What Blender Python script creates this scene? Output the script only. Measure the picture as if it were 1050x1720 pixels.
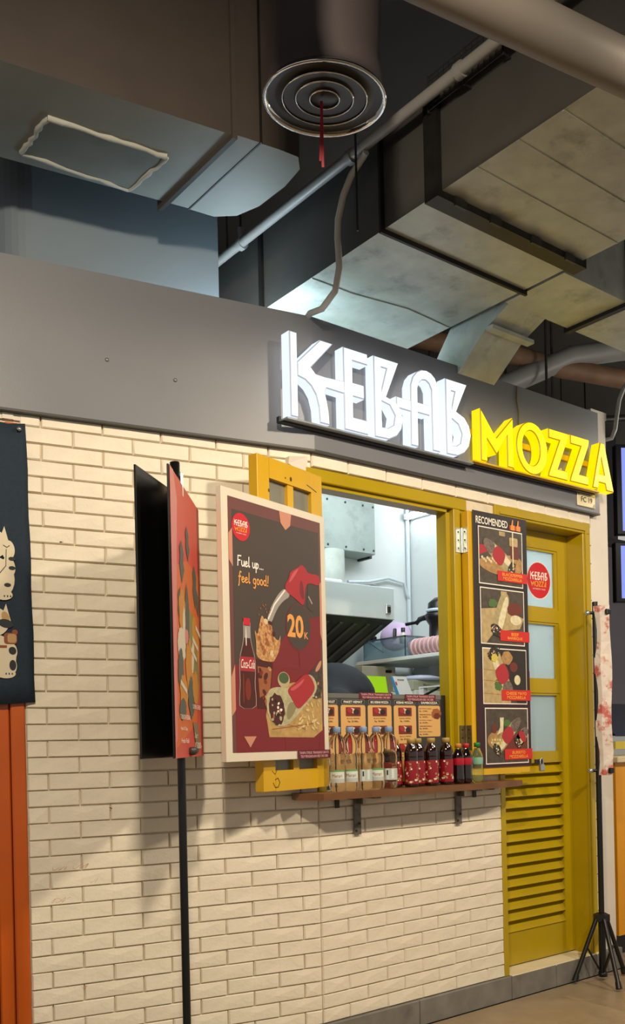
import bpy, math, random
from mathutils import Vector, Matrix
from mathutils.geometry import tessellate_polygon
random.seed(7)
for o in list(bpy.data.objects): bpy.data.objects.remove(o)
scene = bpy.context.scene
COL = scene.collection

# ------------------------------------------------------------------ camera
# World frame: X runs along the stall front (wall with window and door), Y goes into the stall, Z up, metres.
ROLL = math.atan(0.022)
cam_d = bpy.data.cameras.new('camera'); cam = bpy.data.objects.new('camera', cam_d); COL.objects.link(cam)
FWD = Vector((0.615, 0.789, 0)).normalized(); RIGHT = Vector((FWD.y, -FWD.x, 0)); UP = Vector((0, 0, 1))
cr, sr = math.cos(ROLL), math.sin(ROLL)
cx = RIGHT*cr - UP*sr
cy = UP*cr + RIGHT*sr
rot = Matrix((cx, cy, -FWD)).transposed()
cam.matrix_world = Matrix.Translation((-2.031, -2.585, 1.1)) @ rot.to_4x4()
cam_d.sensor_fit = 'VERTICAL'; cam_d.sensor_height = 36.0
cam_d.lens = 36.0*1550/1720
cam_d.shift_x = 0.0; cam_d.shift_y = (1247-860)/1720
cam_d.clip_start = 0.05; cam_d.clip_end = 60
scene.camera = cam

# ------------------------------------------------------------------ world, lights, exposure
w = bpy.data.worlds.new('hall_ambient'); scene.world = w; w.use_nodes = True
bg = w.node_tree.nodes['Background']; bg.inputs[0].default_value = (1.0, 0.93, 0.84, 1); bg.inputs[1].default_value = 0.42
vs = scene.view_settings; vs.view_transform = 'Standard'; vs.look = 'None'; vs.exposure = 0.28; vs.gamma = 1.0; vs.use_curve_mapping = False

def spot(name, loc, target, power, color, size=1.2, blend=0.6, radius=0.05):
    d = bpy.data.lights.new(name, 'SPOT'); d.energy = power; d.color = color; d.spot_size = size; d.spot_blend = blend; d.shadow_soft_size = radius
    o = bpy.data.objects.new(name, d); COL.objects.link(o); o.location = loc
    o.rotation_euler = (Vector(target)-Vector(loc)).to_track_quat('-Z', 'Y').to_euler(); return o
WARM = (1.0, 0.85, 0.64)
spot('hall_downlight', (-1.72, -2.05, 2.74), (-0.45, 0.05, 1.25), 160, WARM, 2.0, 0.8, 0.07)
spot('hall_downlight', (0.35, -2.15, 2.74), (0.55, 0.0, 1.0), 130, WARM, 1.9, 0.8, 0.07)
spot('hall_downlight', (2.0, -2.0, 2.74), (1.7, -0.3, 0.4), 80, WARM, 1.6, 0.8, 0.07)
# added point light, unseen behind the fascia inside the stall: lights the column and the ducts above
tl = bpy.data.lights.new('stall_fill_light', 'POINT'); tl.energy = 20; tl.color = (.66, .86, 1.0); tl.shadow_soft_size = .12
to = bpy.data.objects.new('stall_fill_light', tl); COL.objects.link(to); to.location = (-.10, .20, 2.47)

# ------------------------------------------------------------------ helpers
def lin(c):
    if isinstance(c, str):
        c = tuple(int(c[i:i+2], 16)/255 for i in (0, 2, 4))
    return tuple((v/12.92 if v <= .04045 else ((v+.055)/1.055)**2.4) for v in c)
MATS = {}
def M(name, col, rough=0.5, metal=0.0, var=0.0, vscale=6.0, bump=0.0, bscale=60.0, emit=None, es=0.0, trans=0.0, ior=1.45, spec=None, stain=None, coat=0.0):
    """Procedural principled material: base colour with noise variation, optional stains, bump and emission."""
    if name in MATS: return MATS[name]
    m = bpy.data.materials.new(name); m.use_nodes = True; nt = m.node_tree; b = nt.nodes['Principled BSDF']
    c = lin(col)
    b.inputs['Base Color'].default_value = (*c, 1); b.inputs['Roughness'].default_value = rough; b.inputs['Metallic'].default_value = metal
    if trans: b.inputs['Transmission Weight'].default_value = trans; b.inputs['IOR'].default_value = ior
    if spec is not None: b.inputs['Specular IOR Level'].default_value = spec
    if coat: b.inputs['Coat Weight'].default_value = coat
    if emit is not None:
        b.inputs['Emission Color'].default_value = (*lin(emit), 1); b.inputs['Emission Strength'].default_value = es
    if var or bump or stain:
        tc = nt.nodes.new('ShaderNodeTexCoord'); src = tc.outputs['Object']
    last = None
    if var:
        n = nt.nodes.new('ShaderNodeTexNoise'); n.inputs['Scale'].default_value = vscale; n.inputs['Detail'].default_value = 6
        nt.links.new(src, n.inputs['Vector'])
        r = nt.nodes.new('ShaderNodeValToRGB'); r.color_ramp.elements[0].position = .3; r.color_ramp.elements[1].position = .7
        r.color_ramp.elements[0].color = (*[v*(1-var) for v in c], 1); r.color_ramp.elements[1].color = (*[min(1, v*(1+var)) for v in c], 1)
        nt.links.new(n.outputs['Fac'], r.inputs['Fac']); last = r.outputs['Color']
    if stain:
        scol, ssc, lo, hi = stain
        n = nt.nodes.new('ShaderNodeTexNoise'); n.inputs['Scale'].default_value = ssc; n.inputs['Detail'].default_value = 8; n.inputs['Roughness'].default_value = .65
        nt.links.new(src, n.inputs['Vector'])
        r = nt.nodes.new('ShaderNodeValToRGB'); r.color_ramp.elements[0].position = lo; r.color_ramp.elements[1].position = hi
        nt.links.new(n.outputs['Fac'], r.inputs['Fac'])
        mx = nt.nodes.new('ShaderNodeMix'); mx.data_type = 'RGBA'
        nt.links.new(r.outputs['Color'], mx.inputs['Factor'])
        if last: nt.links.new(last, mx.inputs[6])
        else: mx.inputs[6].default_value = (*c, 1)
        mx.inputs[7].default_value = (*lin(scol), 1); last = mx.outputs[2]
    if last: nt.links.new(last, b.inputs['Base Color'])
    if bump:
        n = nt.nodes.new('ShaderNodeTexNoise'); n.inputs['Scale'].default_value = bscale; n.inputs['Detail'].default_value = 5
        nt.links.new(src, n.inputs['Vector'])
        bp = nt.nodes.new('ShaderNodeBump'); bp.inputs['Strength'].default_value = bump; bp.inputs['Distance'].default_value = .004
        nt.links.new(n.outputs['Fac'], bp.inputs['Height']); nt.links.new(bp.outputs['Normal'], b.inputs['Normal'])
    MATS[name] = m; return m

def tag(o, label=None, cat=None, group=None, kind=None):
    if label: o['label'] = label
    if cat: o['category'] = cat
    if group: o['group'] = group
    if kind: o['kind'] = kind
    return o
def empty(name, loc=(0, 0, 0), rz=0.0, **k):
    o = bpy.data.objects.new(name, None); COL.objects.link(o); o.location = loc; o.rotation_euler = (0, 0, rz); o.empty_display_size = .05
    return tag(o, **k)
def link(name, me, parent=None, loc=None, rz=None):
    o = bpy.data.objects.new(name, me); COL.objects.link(o)
    if parent: o.parent = parent
    if loc is not None: o.location = loc
    if rz is not None: o.rotation_euler = (0, 0, rz)
    return o

class MB:
    """Collects faces, then build() links them as one mesh object."""
    def __init__(s): s.v = []; s.f = []; s.m = []; s.mats = []; s.sm = []
    def mi(s, mat):
        if mat not in s.mats: s.mats.append(mat)
        return s.mats.index(mat)
    def add(s, vs_, fs, mat, smooth=False, T=None):
        b = len(s.v); i = s.mi(mat)
        for p in vs_:
            p = Vector(p)
            s.v.append(tuple(T @ p) if T else tuple(p))
        for f in fs: s.f.append(tuple(b+k for k in f)); s.m.append(i); s.sm.append(smooth)
        return s
    def box(s, x0, x1, y0, y1, z0, z1, mat, T=None, bev=0.0):
        x0, x1 = min(x0, x1), max(x0, x1); y0, y1 = min(y0, y1), max(y0, y1); z0, z1 = min(z0, z1), max(z0, z1)
        if not bev:
            v = [(x, y, z) for z in (z0, z1) for y in (y0, y1) for x in (x0, x1)]
            return s.add(v, [(0, 2, 3, 1), (4, 5, 7, 6), (0, 1, 5, 4), (1, 3, 7, 5), (3, 2, 6, 7), (2, 0, 4, 6)], mat, T=T)
        e = min(bev, (x1-x0)*.45, (y1-y0)*.45, (z1-z0)*.45)
        v = []; idx = {}
        for sx, X in ((-1, x0), (1, x1)):
            for sy, Yv in ((-1, y0), (1, y1)):
                for sz, Z in ((-1, z0), (1, z1)):
                    for ax in range(3):
                        p = [X-sx*e, Yv-sy*e, Z-sz*e]; p[ax] = (X, Yv, Z)[ax]
                        idx[(sx, sy, sz, ax)] = len(v); v.append(tuple(p))
        f = []
        for ax in range(3):
            a, b_ = [k for k in range(3) if k != ax]
            for sg in (-1, 1):
                q = []
                for sa, sb in ((-1, -1), (1, -1), (1, 1), (-1, 1)):
                    k = [0, 0, 0]; k[ax] = sg; k[a] = sa; k[b_] = sb; q.append(idx[(*k, ax)])
                f.append(tuple(q))
            for sa in (-1, 1):
                for sb in (-1, 1):
                    q = []
                    for sg in (-1, 1):
                        k = [0, 0, 0]; k[ax] = sg; k[a] = sa; k[b_] = sb; q.append((idx[(*k, a)], idx[(*k, b_)]))
                    f.append((q[0][0], q[0][1], q[1][1], q[1][0]))
        for sx in (-1, 1):
            for sy in (-1, 1):
                for sz in (-1, 1): f.append(tuple(idx[(sx, sy, sz, ax)] for ax in range(3)))
        return s.add(v, f, mat, T=T)
    def hexa(s, p, mat, T=None):
        """8 corners: bottom 4 (ccw) then top 4."""
        return s.add(p, [(3, 2, 1, 0), (4, 5, 6, 7), (0, 1, 5, 4), (1, 2, 6, 5), (2, 3, 7, 6), (3, 0, 4, 7)], mat, T=T)
    def tube(s, pts, r, mat, n=10, caps=True, T=None):
        pts = [Vector(p) for p in pts]; rs = r if isinstance(r, (list, tuple)) else [r]*len(pts)
        v = []; f = []; prev = None
        for i, p in enumerate(pts):
            d = (pts[min(i+1, len(pts)-1)]-pts[max(i-1, 0)]).normalized()
            if prev is None: a = d.orthogonal().normalized()
            else: a = (prev-d*prev.dot(d)).normalized()
            prev = a; b = d.cross(a)
            for k in range(n):
                t = 2*math.pi*k/n; v.append(p+(a*math.cos(t)+b*math.sin(t))*rs[i])
        for i in range(len(pts)-1):
            for k in range(n):
                f.append((i*n+k, i*n+(k+1) % n, (i+1)*n+(k+1) % n, (i+1)*n+k))
        s.add(v, f, mat, True, T)
        if caps:
            s.add(v[:n], [tuple(range(n))[::-1]], mat, False, T); s.add(v[-n:], [tuple(range(n))], mat, False, T)
        return s
    def lathe(s, prof, mat, n=20, T=None, smooth=True):
        v = []; f = []
        for r, z in prof:
            for k in range(n):
                t = 2*math.pi*k/n; v.append((r*math.cos(t), r*math.sin(t), z))
        for i in range(len(prof)-1):
            for k in range(n): f.append((i*n+k, i*n+(k+1) % n, (i+1)*n+(k+1) % n, (i+1)*n+k))
        return s.add(v, f, mat, smooth, T)
    def prism(s, poly, axis, a, b, mat, T=None, smooth=False):
        """Extrude polygon (2-D) along axis 'x','y','z' from a to b. 2-D coords are the two other axes in order."""
        def P(q, h):
            return {'x': (h, q[0], q[1]), 'y': (q[0], h, q[1]), 'z': (q[0], q[1], h)}[axis]
        n = len(poly); v = [P(q, a) for q in poly]+[P(q, b) for q in poly]
        f = [tuple(range(n)), tuple(range(2*n-1, n-1, -1))]
        s.add(v, f, mat, False, T)
        s.add(v, [(i, n+i, n+(i+1) % n, (i+1) % n) for i in range(n)], mat, smooth, T)
        return s
    def mesh(s, name):
        me = bpy.data.meshes.new(name); me.from_pydata(s.v, [], s.f)
        for m in s.mats: me.materials.append(m)
        me.polygons.foreach_set('material_index', s.m); me.polygons.foreach_set('use_smooth', s.sm)
        me.update()
        import bmesh
        bm = bmesh.new(); bm.from_mesh(me); bmesh.ops.recalc_face_normals(bm, faces=bm.faces); bm.to_mesh(me); bm.free()
        return me
    def build(s, name, parent=None, loc=None, rz=None): return link(name, s.mesh(name), parent, loc, rz)

# strokes for hand-lettered words: each glyph = (advance, [polylines])
def arc(cx_, cy_, rx, ry, a0, a1, n=10):
    return [(cx_+rx*math.cos(math.radians(a0+(a1-a0)*i/n)), cy_+ry*math.sin(math.radians(a0+(a1-a0)*i/n))) for i in range(n+1)]
HAND = {
 'F': (.62, [[(.08, 0), (.14, 1)], [(.12, .97), (.6, 1.0)], [(.1, .52), (.45, .56)]]),
 'u': (.5, [[(.02, .52), (.02, .15), (.12, 0), (.25, .03), (.36, .2), (.4, .52)], [(.4, .52), (.4, .1), (.48, 0)]]),
 'e': (.46, [[(.02, .24), (.2, .27), (.34, .36), (.3, .48), (.18, .52), (.05, .4), (.02, .2), (.1, .02), (.25, 0), (.42, .12)]]),
 'l': (.26, [[(.1, 1.0), (.06, .15), (.12, 0), (.22, .08)]]),
 'p': (.5, [[(.06, .52), (.0, -.42)], [(.05, .35), (.2, .52), (.36, .42), (.34, .15), (.2, 0), (.05, .1)]]),
 '.': (.2, [[(.05, .02), (.09, .02)]]),
 'f': (.4, [[(.42, .95), (.3, 1.02), (.2, .85), (.08, -.25), (.0, -.38)], [(.02, .5), (.36, .55)]]),
 'g': (.5, [arc(.2, .26, .18, .25, 40, 320), [(.38, .5), (.36, -.2), (.24, -.42), (.06, -.36)]]),
 'o': (.46, [arc(.2, .26, .18, .26, 90, 450, 14)]),
 'd': (.52, [arc(.2, .26, .18, .25, 40, 330), [(.42, 1.0), (.38, .1), (.46, 0)]]),
 '!': (.26, [[(.16, 1.0), (.1, .28)], [(.07, .05), (.07, .0)]]),
 ' ': (.32, []),
}
class Print:
    """Flat print on a sheet: polygons and lettering in sheet coordinates (u right, v up), built as one mesh of thin layers."""
    def __init__(s, o, ux, n, uv=(0, 0, 1)):
        s.o = Vector(o); s.ux = Vector(ux).normalized(); s.n = Vector(n).normalized(); s.uv = Vector(uv).normalized(); s.mb = MB(); s.k = 0
    def P(s, u, v, l): return s.o+s.ux*u+s.uv*v+s.n*(0.0004*l+0.000012*s.k)
    def poly(s, pts, mat, l=1):
        s.k = (s.k+1) % 33
        tri = tessellate_polygon([[Vector((a, b, 0)) for a, b in pts]])
        s.mb.add([s.P(a, b, l) for a, b in pts], [tuple(t) for t in tri], mat); return s
    def blob(s, pts, mat, l=1, it=2):
        for _ in range(it):
            q = []
            for (a, b), (c, d) in zip(pts, pts[1:]+pts[:1]): q += [(a*.75+c*.25, b*.75+d*.25), (a*.25+c*.75, b*.25+d*.75)]
            pts = q
        return s.poly(pts, mat, l)
    def rect(s, u0, v0, u1, v1, mat, l=1, r=0.0):
        if r:
            pts = []
            for cx_, cy_, a in ((u1-r, v1-r, 0), (u0+r, v1-r, 90), (u0+r, v0+r, 180), (u1-r, v0+r, 270)): pts += arc(cx_, cy_, r, r, a, a+90, 4)
            return s.poly(pts, mat, l)
        return s.poly([(u0, v0), (u1, v0), (u1, v1), (u0, v1)], mat, l)
    def ell(s, cu, cv, ru, rv, mat, l=1, rot=0.0, n=28, wob=0.0, seed=0):
        rnd = random.Random(seed); pts = []
        for k in range(n):
            t = 2*math.pi*k/n; q = 1+wob*(rnd.random()-.5)*2
            a, b = ru*math.cos(t)*q, rv*math.sin(t)*q
            pts.append((cu+a*math.cos(rot)-b*math.sin(rot), cv+a*math.sin(rot)+b*math.cos(rot)))
        return s.poly(pts, mat, l)
    def stroke(s, pts, wd, mat, l=2):
        for (a, b), (c, d) in zip(pts, pts[1:]):
            L = math.hypot(c-a, d-b) or 1e-6; ex, ey = (c-a)/L*wd*.35, (d-b)/L*wd*.35; nx, ny = -(d-b)/L*wd/2, (c-a)/L*wd/2
            s.poly([(a-ex+nx, b-ey+ny), (a-ex-nx, b-ey-ny), (c+ex-nx, d+ey-ny), (c+ex+nx, d+ey+ny)], mat, l)
        return s
    def hand(s, text, u, v, h, wd, mat, l=3, slope=0.0, sx=1.0):
        x = 0
        for ch in text:
            adv, pl = HAND[ch]
            for line in pl: s.stroke([(u+(x+a)*h*sx, v+b*h+(x+a)*h*sx*slope) for a, b in line], wd, mat, l)
            x += adv+.05
        return s
    def text(s, t, u0, v0, u1, v1, mat, l=3, shear=0.0, bold=0.0):
        cu = bpy.data.curves.new('lettering', 'FONT'); cu.body = t; cu.size = 1; cu.shear = shear; cu.offset = bold; cu.resolution_u = 3
        ob = bpy.data.objects.new('lettering', cu); me = bpy.data.meshes.new_from_object(ob)
        xs = [v.co.x for v in me.vertices]; ys = [v.co.y for v in me.vertices]
        if xs:
            ax, bx, ay, by = min(xs), max(xs), min(ys), max(ys); sx = (u1-u0)/(bx-ax); sy = (v1-v0)/(by-ay)
            s.mb.add([s.P(u0+(v.co.x-ax)*sx, v0+(v.co.y-ay)*sy, l) for v in me.vertices], [tuple(p.vertices) for p in me.polygons], mat)
        bpy.data.objects.remove(ob); bpy.data.curves.remove(cu); bpy.data.meshes.remove(me); return s
    def build(s, name, parent=None): return s.mb.build(name, parent)

# ------------------------------------------------------------------ materials
m_brick = M('cream_painted_brick', 'e6dcc8', .62, var=.07, vscale=9, bump=.55, bscale=45, stain=('a89a80', 14, .60, .86))
m_mortar = M('cream_painted_mortar', 'd6cab2', .8, var=.12, vscale=20, bump=.5, bscale=80)
m_fascia = M('grey_fascia_panel', '72747a', .42, var=.05, vscale=3, bump=.06, bscale=300)
m_fdark = M('dark_panel_edge', '34322f', .5)
m_yellow = M('ochre_yellow_paint', 'ae930a', .28, var=.07, vscale=5, bump=.10, bscale=25, stain=('7a6410', 30, .70, .85))
m_yellow2 = M('bright_yellow_paint', 'd2a410', .34, var=.06, vscale=6, bump=.10, bscale=25, stain=('8a6a14', 28, .70, .82))
m_plaster = M('white_plaster', 'd8cfc2', .7, var=.05, vscale=5, bump=.2, bscale=30)
m_inwall = M('kitchen_white_wall', 'd2d6d4', .55, var=.05, vscale=3, stain=('b0a890', 3, .60, .95))
m_tilebase = M('grey_stone_tile', '77736c', .5, var=.16, vscale=14, bump=.1, bscale=40, stain=('4e4a46', 8, .58, .85))
m_cream_tile = M('cream_threshold_tile', 'e4d8b8', .35, var=.05, vscale=10)
m_floor = M('brown_floor_tile', '98856a', .33, var=.14, vscale=5, bump=.05, bscale=60, stain=('5c4c38', 4, .52, .9))
m_grout = M('dark_grout', '3c352c', .8)
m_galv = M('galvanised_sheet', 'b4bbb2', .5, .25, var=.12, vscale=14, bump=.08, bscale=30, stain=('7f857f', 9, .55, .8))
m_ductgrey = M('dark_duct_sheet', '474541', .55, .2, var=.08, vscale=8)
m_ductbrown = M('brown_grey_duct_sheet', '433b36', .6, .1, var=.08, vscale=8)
m_flange = M('dark_steel_flange', '2b2a28', .5, .6, var=.2, vscale=20)
m_pipe = M('grey_pipe', '8b8985', .45, var=.08, vscale=9)
m_darkmetal = M('dark_bracket_steel', '3c3a38', .45, .6, var=.2, vscale=30)
m_black = M('matt_black_plastic', '0b0b0c', .38)
m_blackboard = M('black_board_back', '08080a', .33)
m_steel = M('brushed_stainless', 'b9bdbd', .28, .85, var=.06, vscale=4)
m_chrome = M('polished_chrome', 'c8c8c8', .06, 1.0)
m_white = M('white_plastic', 'dedede', .45)
m_wood = M('brown_shelf_wood', '6e4728', .4, var=.25, vscale=7, bump=.1, bscale=20)
m_frost = M('frosted_pale_blue_glass', 'b6d0d8', .35, emit='a9cfdd', es=.0, spec=.5)
def frosted(name, col):
    m = bpy.data.materials.new(name); m.use_nodes = True; nt = m.node_tree; nt.nodes.clear()
    out = nt.nodes.new('ShaderNodeOutputMaterial'); mx = nt.nodes.new('ShaderNodeMixShader'); tr_ = nt.nodes.new('ShaderNodeBsdfTranslucent'); pb = nt.nodes.new('ShaderNodeBsdfPrincipled')
    tr_.inputs[0].default_value = (*lin(col), 1); pb.inputs['Base Color'].default_value = (*lin(col), 1); pb.inputs['Roughness'].default_value = .35; mx.inputs[0].default_value = .30
    nt.links.new(tr_.outputs[0], mx.inputs[1]); nt.links.new(pb.outputs[0], mx.inputs[2]); nt.links.new(mx.outputs[0], out.inputs[0]); return m
m_frost = frosted('frosted_pale_blue_pane', 'e4f4fa')
m_dullglass = M('dusty_grey_glass', '7f7d70', .25, var=.12, vscale=12)
m_navy = M('navy_curtain_cloth', '1d2c3a', .85, var=.12, vscale=90, bump=.25, bscale=220)
m_orange = M('orange_painted_wood', 'c2580a', .3, var=.08, vscale=6)
m_orange2 = M('amber_counter_panel', 'e09a12', .35, var=.04, vscale=3)
m_ceiling = M('dark_ceiling_slab', '4a4540', .8, var=.08, vscale=2)
m_concrete = M('drab_concrete', '6b665a', .8, var=.1, vscale=3)
m_bluewall = M('blue_grey_column', '76828c', .5, var=.04, vscale=4)

# ------------------------------------------------------------------ setting: floor, ceiling, hall
fl = tag(MB().box(-7, 7, -8, 7, -.12, -.004, m_grout).build('floor'), 'brown stone floor of the food hall', kind='structure')
tile_me = MB().box(-.2985, .2985, -.2985, .2985, -.05, 0, m_floor, bev=.002).mesh('floor_tile')
for i in range(-9, 10):
    for j in range(-8, 3):
        x, y = .30+i*.6, -.33+j*.6
        if -5.6 < x < 6 and -5.2 < y < 1.6:
            if y > 0 and x < 1.8: continue
            if -.95 < x < 3.6 and -2.6 < y < .9: link('tile', tile_me, fl, (x, y, 0))
            else: pass
far = MB()
for i in range(-9, 10):
    for j in range(-8, 3):
        x, y = .30+i*.6, -.33+j*.6
        if -.95 < x < 3.6 and -2.6 < y < .9: continue
        if y > 0 and x < 1.8: continue
        far.box(x-.2985, x+.2985, y-.2985, y+.2985, -.05, 0, m_floor)
tag(far.build('tile_field', fl), kind='stuff')
tag(MB().box(-7, 7, -8, 7, 3.75, 3.9, m_ceiling).build('ceiling'), 'dark ceiling slab above the ducts', kind='structure')
tag(MB().box(-7, 7, 4.6, 4.75, 0, 3.75, m_concrete).build('wall_rear'), 'drab far wall behind the pipes', kind='structure')

# ------------------------------------------------------------------ brick walls
RZA = math.atan2(-.2007, .9797)               # left wall turns back from the front wall at the corner
def brick_mesh(L, H, seed, D=.012):
    r = random.Random(seed); b = MB(); j = lambda a: (r.random()-.5)*2*a
    hx, hz = L/2, H/2
    back = [(-hx, .012, -hz), (hx, .012, -hz), (hx, .012, hz), (-hx, .012, hz)]
    mid = [(x+j(.0012), -D*.55+j(.001), z+j(.0010)) for x, _, z in back]
    # front ring with a mid point on each long edge so that the arris wavers
    fr = []
    for k, (x, _, z) in enumerate(back): fr.append((x*(1-.0030/hx)+j(.0012), -D+j(.0016), z*(1-.0024/hz)+j(.0008)))
    v = back+mid+fr+[(j(.02), -D-.0008+j(.0012), j(.004))]
    f = []
    for k in range(4):
        n = (k+1) % 4
        f += [(k, n, 4+n, 4+k), (4+k, 4+n, 8+n, 8+k), (8+k, 8+n, 12)]
    b.add(v, f, m_brick); return b.mesh('brick')
BR = {}
def brick(parent, x0, x1, z0, z1, seed):
    L = round(x1-x0, 3); H = round(z1-z0, 3); var = seed % 6
    key = (L, H, var)
    if key not in BR: BR[key] = brick_mesh(L, H, seed*31+7)
    return link('brick', BR[key], parent, ((x0+x1)/2, 0, (z0+z1)/2))
GAP = .0032; PITCH = .0512; Z0 = .1
wallA = tag(MB().box(-1.0, .0, 0, .10, 0, 2.6, m_mortar).build('wall_left', rz=RZA), 'cream painted brick wall on the left of the serving window', kind='structure')
sd = 0
for k in range(40):
    z0 = Z0+k*PITCH; z1 = min(z0+PITCH-GAP, 2.135)
    off = .166 if k % 2 else .0686
    js = [0.0]+[off+.1925*n for n in range(6) if off+.1925*n < .975]+[1.0]
    for a, b in zip(js, js[1:]):
        sd += 1
        if b-a < .03: continue
        brick(wallA, -b+GAP/2+random.uniform(-.0008, .0008)*0, -a-GAP/2, z0, z1, random.randrange(6))
wallB = MB()
wallB.box(-.02, .973, 0, .10, 0, .895, m_mortar)                      # below the window
wallB.box(.80, .973, 0, .10, .895, 2.08, m_mortar)                    # pier behind the right casement
wallB.box(-.02, 1.66, .004, .10, 2.078, 2.6, m_mortar)                   # above the openings
wallB = tag(wallB.build('wall_front'), 'cream painted brick wall under the serving window and beside the door', kind='structure')
for k in range(16):
    z0 = Z0+k*PITCH; z1 = min(z0+PITCH-GAP, .893)
    if z1-z0 < .02: continue
    off = .0284+.1855 if k % 2 else .1246
    js = [0.0]+[off+.1857*n for n in range(6) if off+.1857*n < .95]+[.973]
    for a, b in zip(js, js[1:]): brick(wallB, a+GAP/2, b-GAP/2, z0, z1, random.randrange(6))
for a, b in zip([0, .17, .36, .55, .74, .93, 1.12, 1.31, 1.48], [.17, .36, .55, .74, .93, 1.12, 1.31, 1.48, 1.64]):
    brick(wallB, a+.002, b-.002, 2.082, 2.135, random.randrange(6))
m_crayon = M('red_crayon', 'c08070', .8)
pr = Print((0, 0, 0), (math.cos(RZA), math.sin(RZA), 0), (math.sin(RZA), -math.cos(RZA), 0))
rr = random.Random(3)
for (s0, z, n) in ((-.925, .727, 2), (-.86, .727, 2), (-.925, .676, 3), (-.86, .678, 3), (-.935, .626, 3), (-.87, .795, 2), (-.875, .343, 2)):
    for q in range(n):
        x = s0+q*.022; a = rr.uniform(0, 6); pts = []
        for i in range(9): pts.append((x+.010*math.cos(a+i*.9)+i*.0028, z+.007*math.sin(a*1.3+i*1.1)))
        pr.stroke(pts, .0009, m_crayon, 30)
m_chip = M('chipped_brick_mark', '5c5042', .9)
for (s0, z) in ((-.955, .905), (-.80, .900), (-.745, .905), (-.52, .885), (-.88, 1.745), (-.70, 1.752), (-.66, 1.75), (-.955, 1.10), (-.30, .62)):
    pr.ell(s0, z, rr.uniform(.003, .008), rr.uniform(.0012, .003), m_chip, 29, rr.uniform(-.3, .3), 10, .3, int(s0*-1000))
pr.build('crayon_scribble', wallA).matrix_parent_inverse = Matrix.Rotation(RZA, 4, 'Z').inverted()
MB().add([(-.10, -.012, 2.10), (-.02, -.012, 2.112), (-.02, -.012, 2.055), (-.035, -.012, 2.052), (-.10, -.006, 2.075), (-.10, .02, 2.10), (-.02, .02, 2.112), (-.02, .02, 2.055), (-.035, .02, 2.052), (-.10, .02, 2.075)], [(0, 1, 2, 3, 4), (9, 8, 7, 6, 5), (0, 5, 6, 1), (1, 6, 7, 2), (2, 7, 8, 3), (3, 8, 9, 4), (4, 9, 5, 0)], m_plaster).build('plaster_patch', wallB)
# plinth of grey tiles
base = tag(MB().box(-.02, 1.80, -.016, .1, 0, .085, m_grout).build('baseboard_front'), 'grey stone tile plinth below the brick wall', kind='structure')
for a, b in zip([-.02, .46, 1.0, 1.30, 1.60], [.46, 1.0, 1.30, 1.60, 1.80]):
    MB().box(a+.0015, b-.0015, -.026, 0, .0, .098, m_tilebase, bev=.002).build('tile', base)
baseA = tag(MB().box(-1.0, 0, -.016, .02, 0, .085, m_grout).build('baseboard_left', rz=RZA), 'grey stone tile plinth below the left brick wall', kind='structure')
for a, b in zip([-1.0, -.6, -.3], [-.6, -.3, 0.0]): MB().box(a+.0015, b-.0015, -.026, 0, 0, .098, m_tilebase, bev=.002).build('tile', baseA)
# white plaster end pier right of the door
pier = MB().prism([(1.655, 0), (1.79, 0), (1.805, .02), (1.805, 1.3), (1.66, 1.3)], 'z', 0, 2.60, m_plaster)
pier.prism([(1.68, 0), (1.80, 0), (1.80, .12), (1.68, .12)], 'z', 2.6, 2.635, m_plaster)
for z, w_ in [(i*.085+.12, random.uniform(.004, .016)) for i in range(23)]:
    pier.box(1.63, 1.655+.001, -.002-w_*.2, .02, z, z+.08, m_plaster)
pier = tag(pier.build('wall_right'), 'white plaster end wall right of the yellow door', kind='structure')

# ------------------------------------------------------------------ fascia
fa = MB()
ctop, cbot = 2.603, 2.131
ax, ay = math.cos(RZA), math.sin(RZA)
def Aw(s, off, z): return (-.9797*s-.2007*off, .2007*s-.9797*off, z)     # s to the left of the corner, off towards the hall
for (o0, o1, z0, z1, mt) in ((-.004, .034, cbot, ctop, m_fascia), (.0, .0365, cbot-.004, cbot+.003, m_fdark)):  # dark bottom strip; on the left it paints in a band of shadow
    fa.hexa([Aw(1.35, o1, z0), (-.004, -o1, z0), (-.004, -o0, z0), Aw(1.35, o0, z0), Aw(1.35, o1, z1), (-.004, -o1, z1), (-.004, -o0, z1), Aw(1.35, o0, z1)], mt)
    fa.box(-.004, 1.682, -o1, -o0, z0, z1, mt)
fascia = tag(fa.build('trim_1'), 'long grey fascia panel bending around the stall front', kind='structure')
m_screw = M('screw_head', '8a857c', .4, .5)
for s_, z_ in ((.73, 2.33), (.505, 2.30)):
    p = Aw(s_, .0345, z_)
    MB().lathe([(0, 0), (.006, 0), (.006, .003), (0, .003)], m_screw, 10, T=Matrix.Translation(p) @ Matrix.Rotation(RZA, 4, 'Z') @ Matrix.Rotation(math.pi/2, 4, 'X')).build('screw', fascia)
MB().tube([(1.105, -.036, 2.60), (1.10, -.037, 2.54), (1.112, -.037, 2.49), (1.108, -.037, 2.40)], .003, M('drab_wire', '6c6440', .6), 6).build('wire', fascia)

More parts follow.
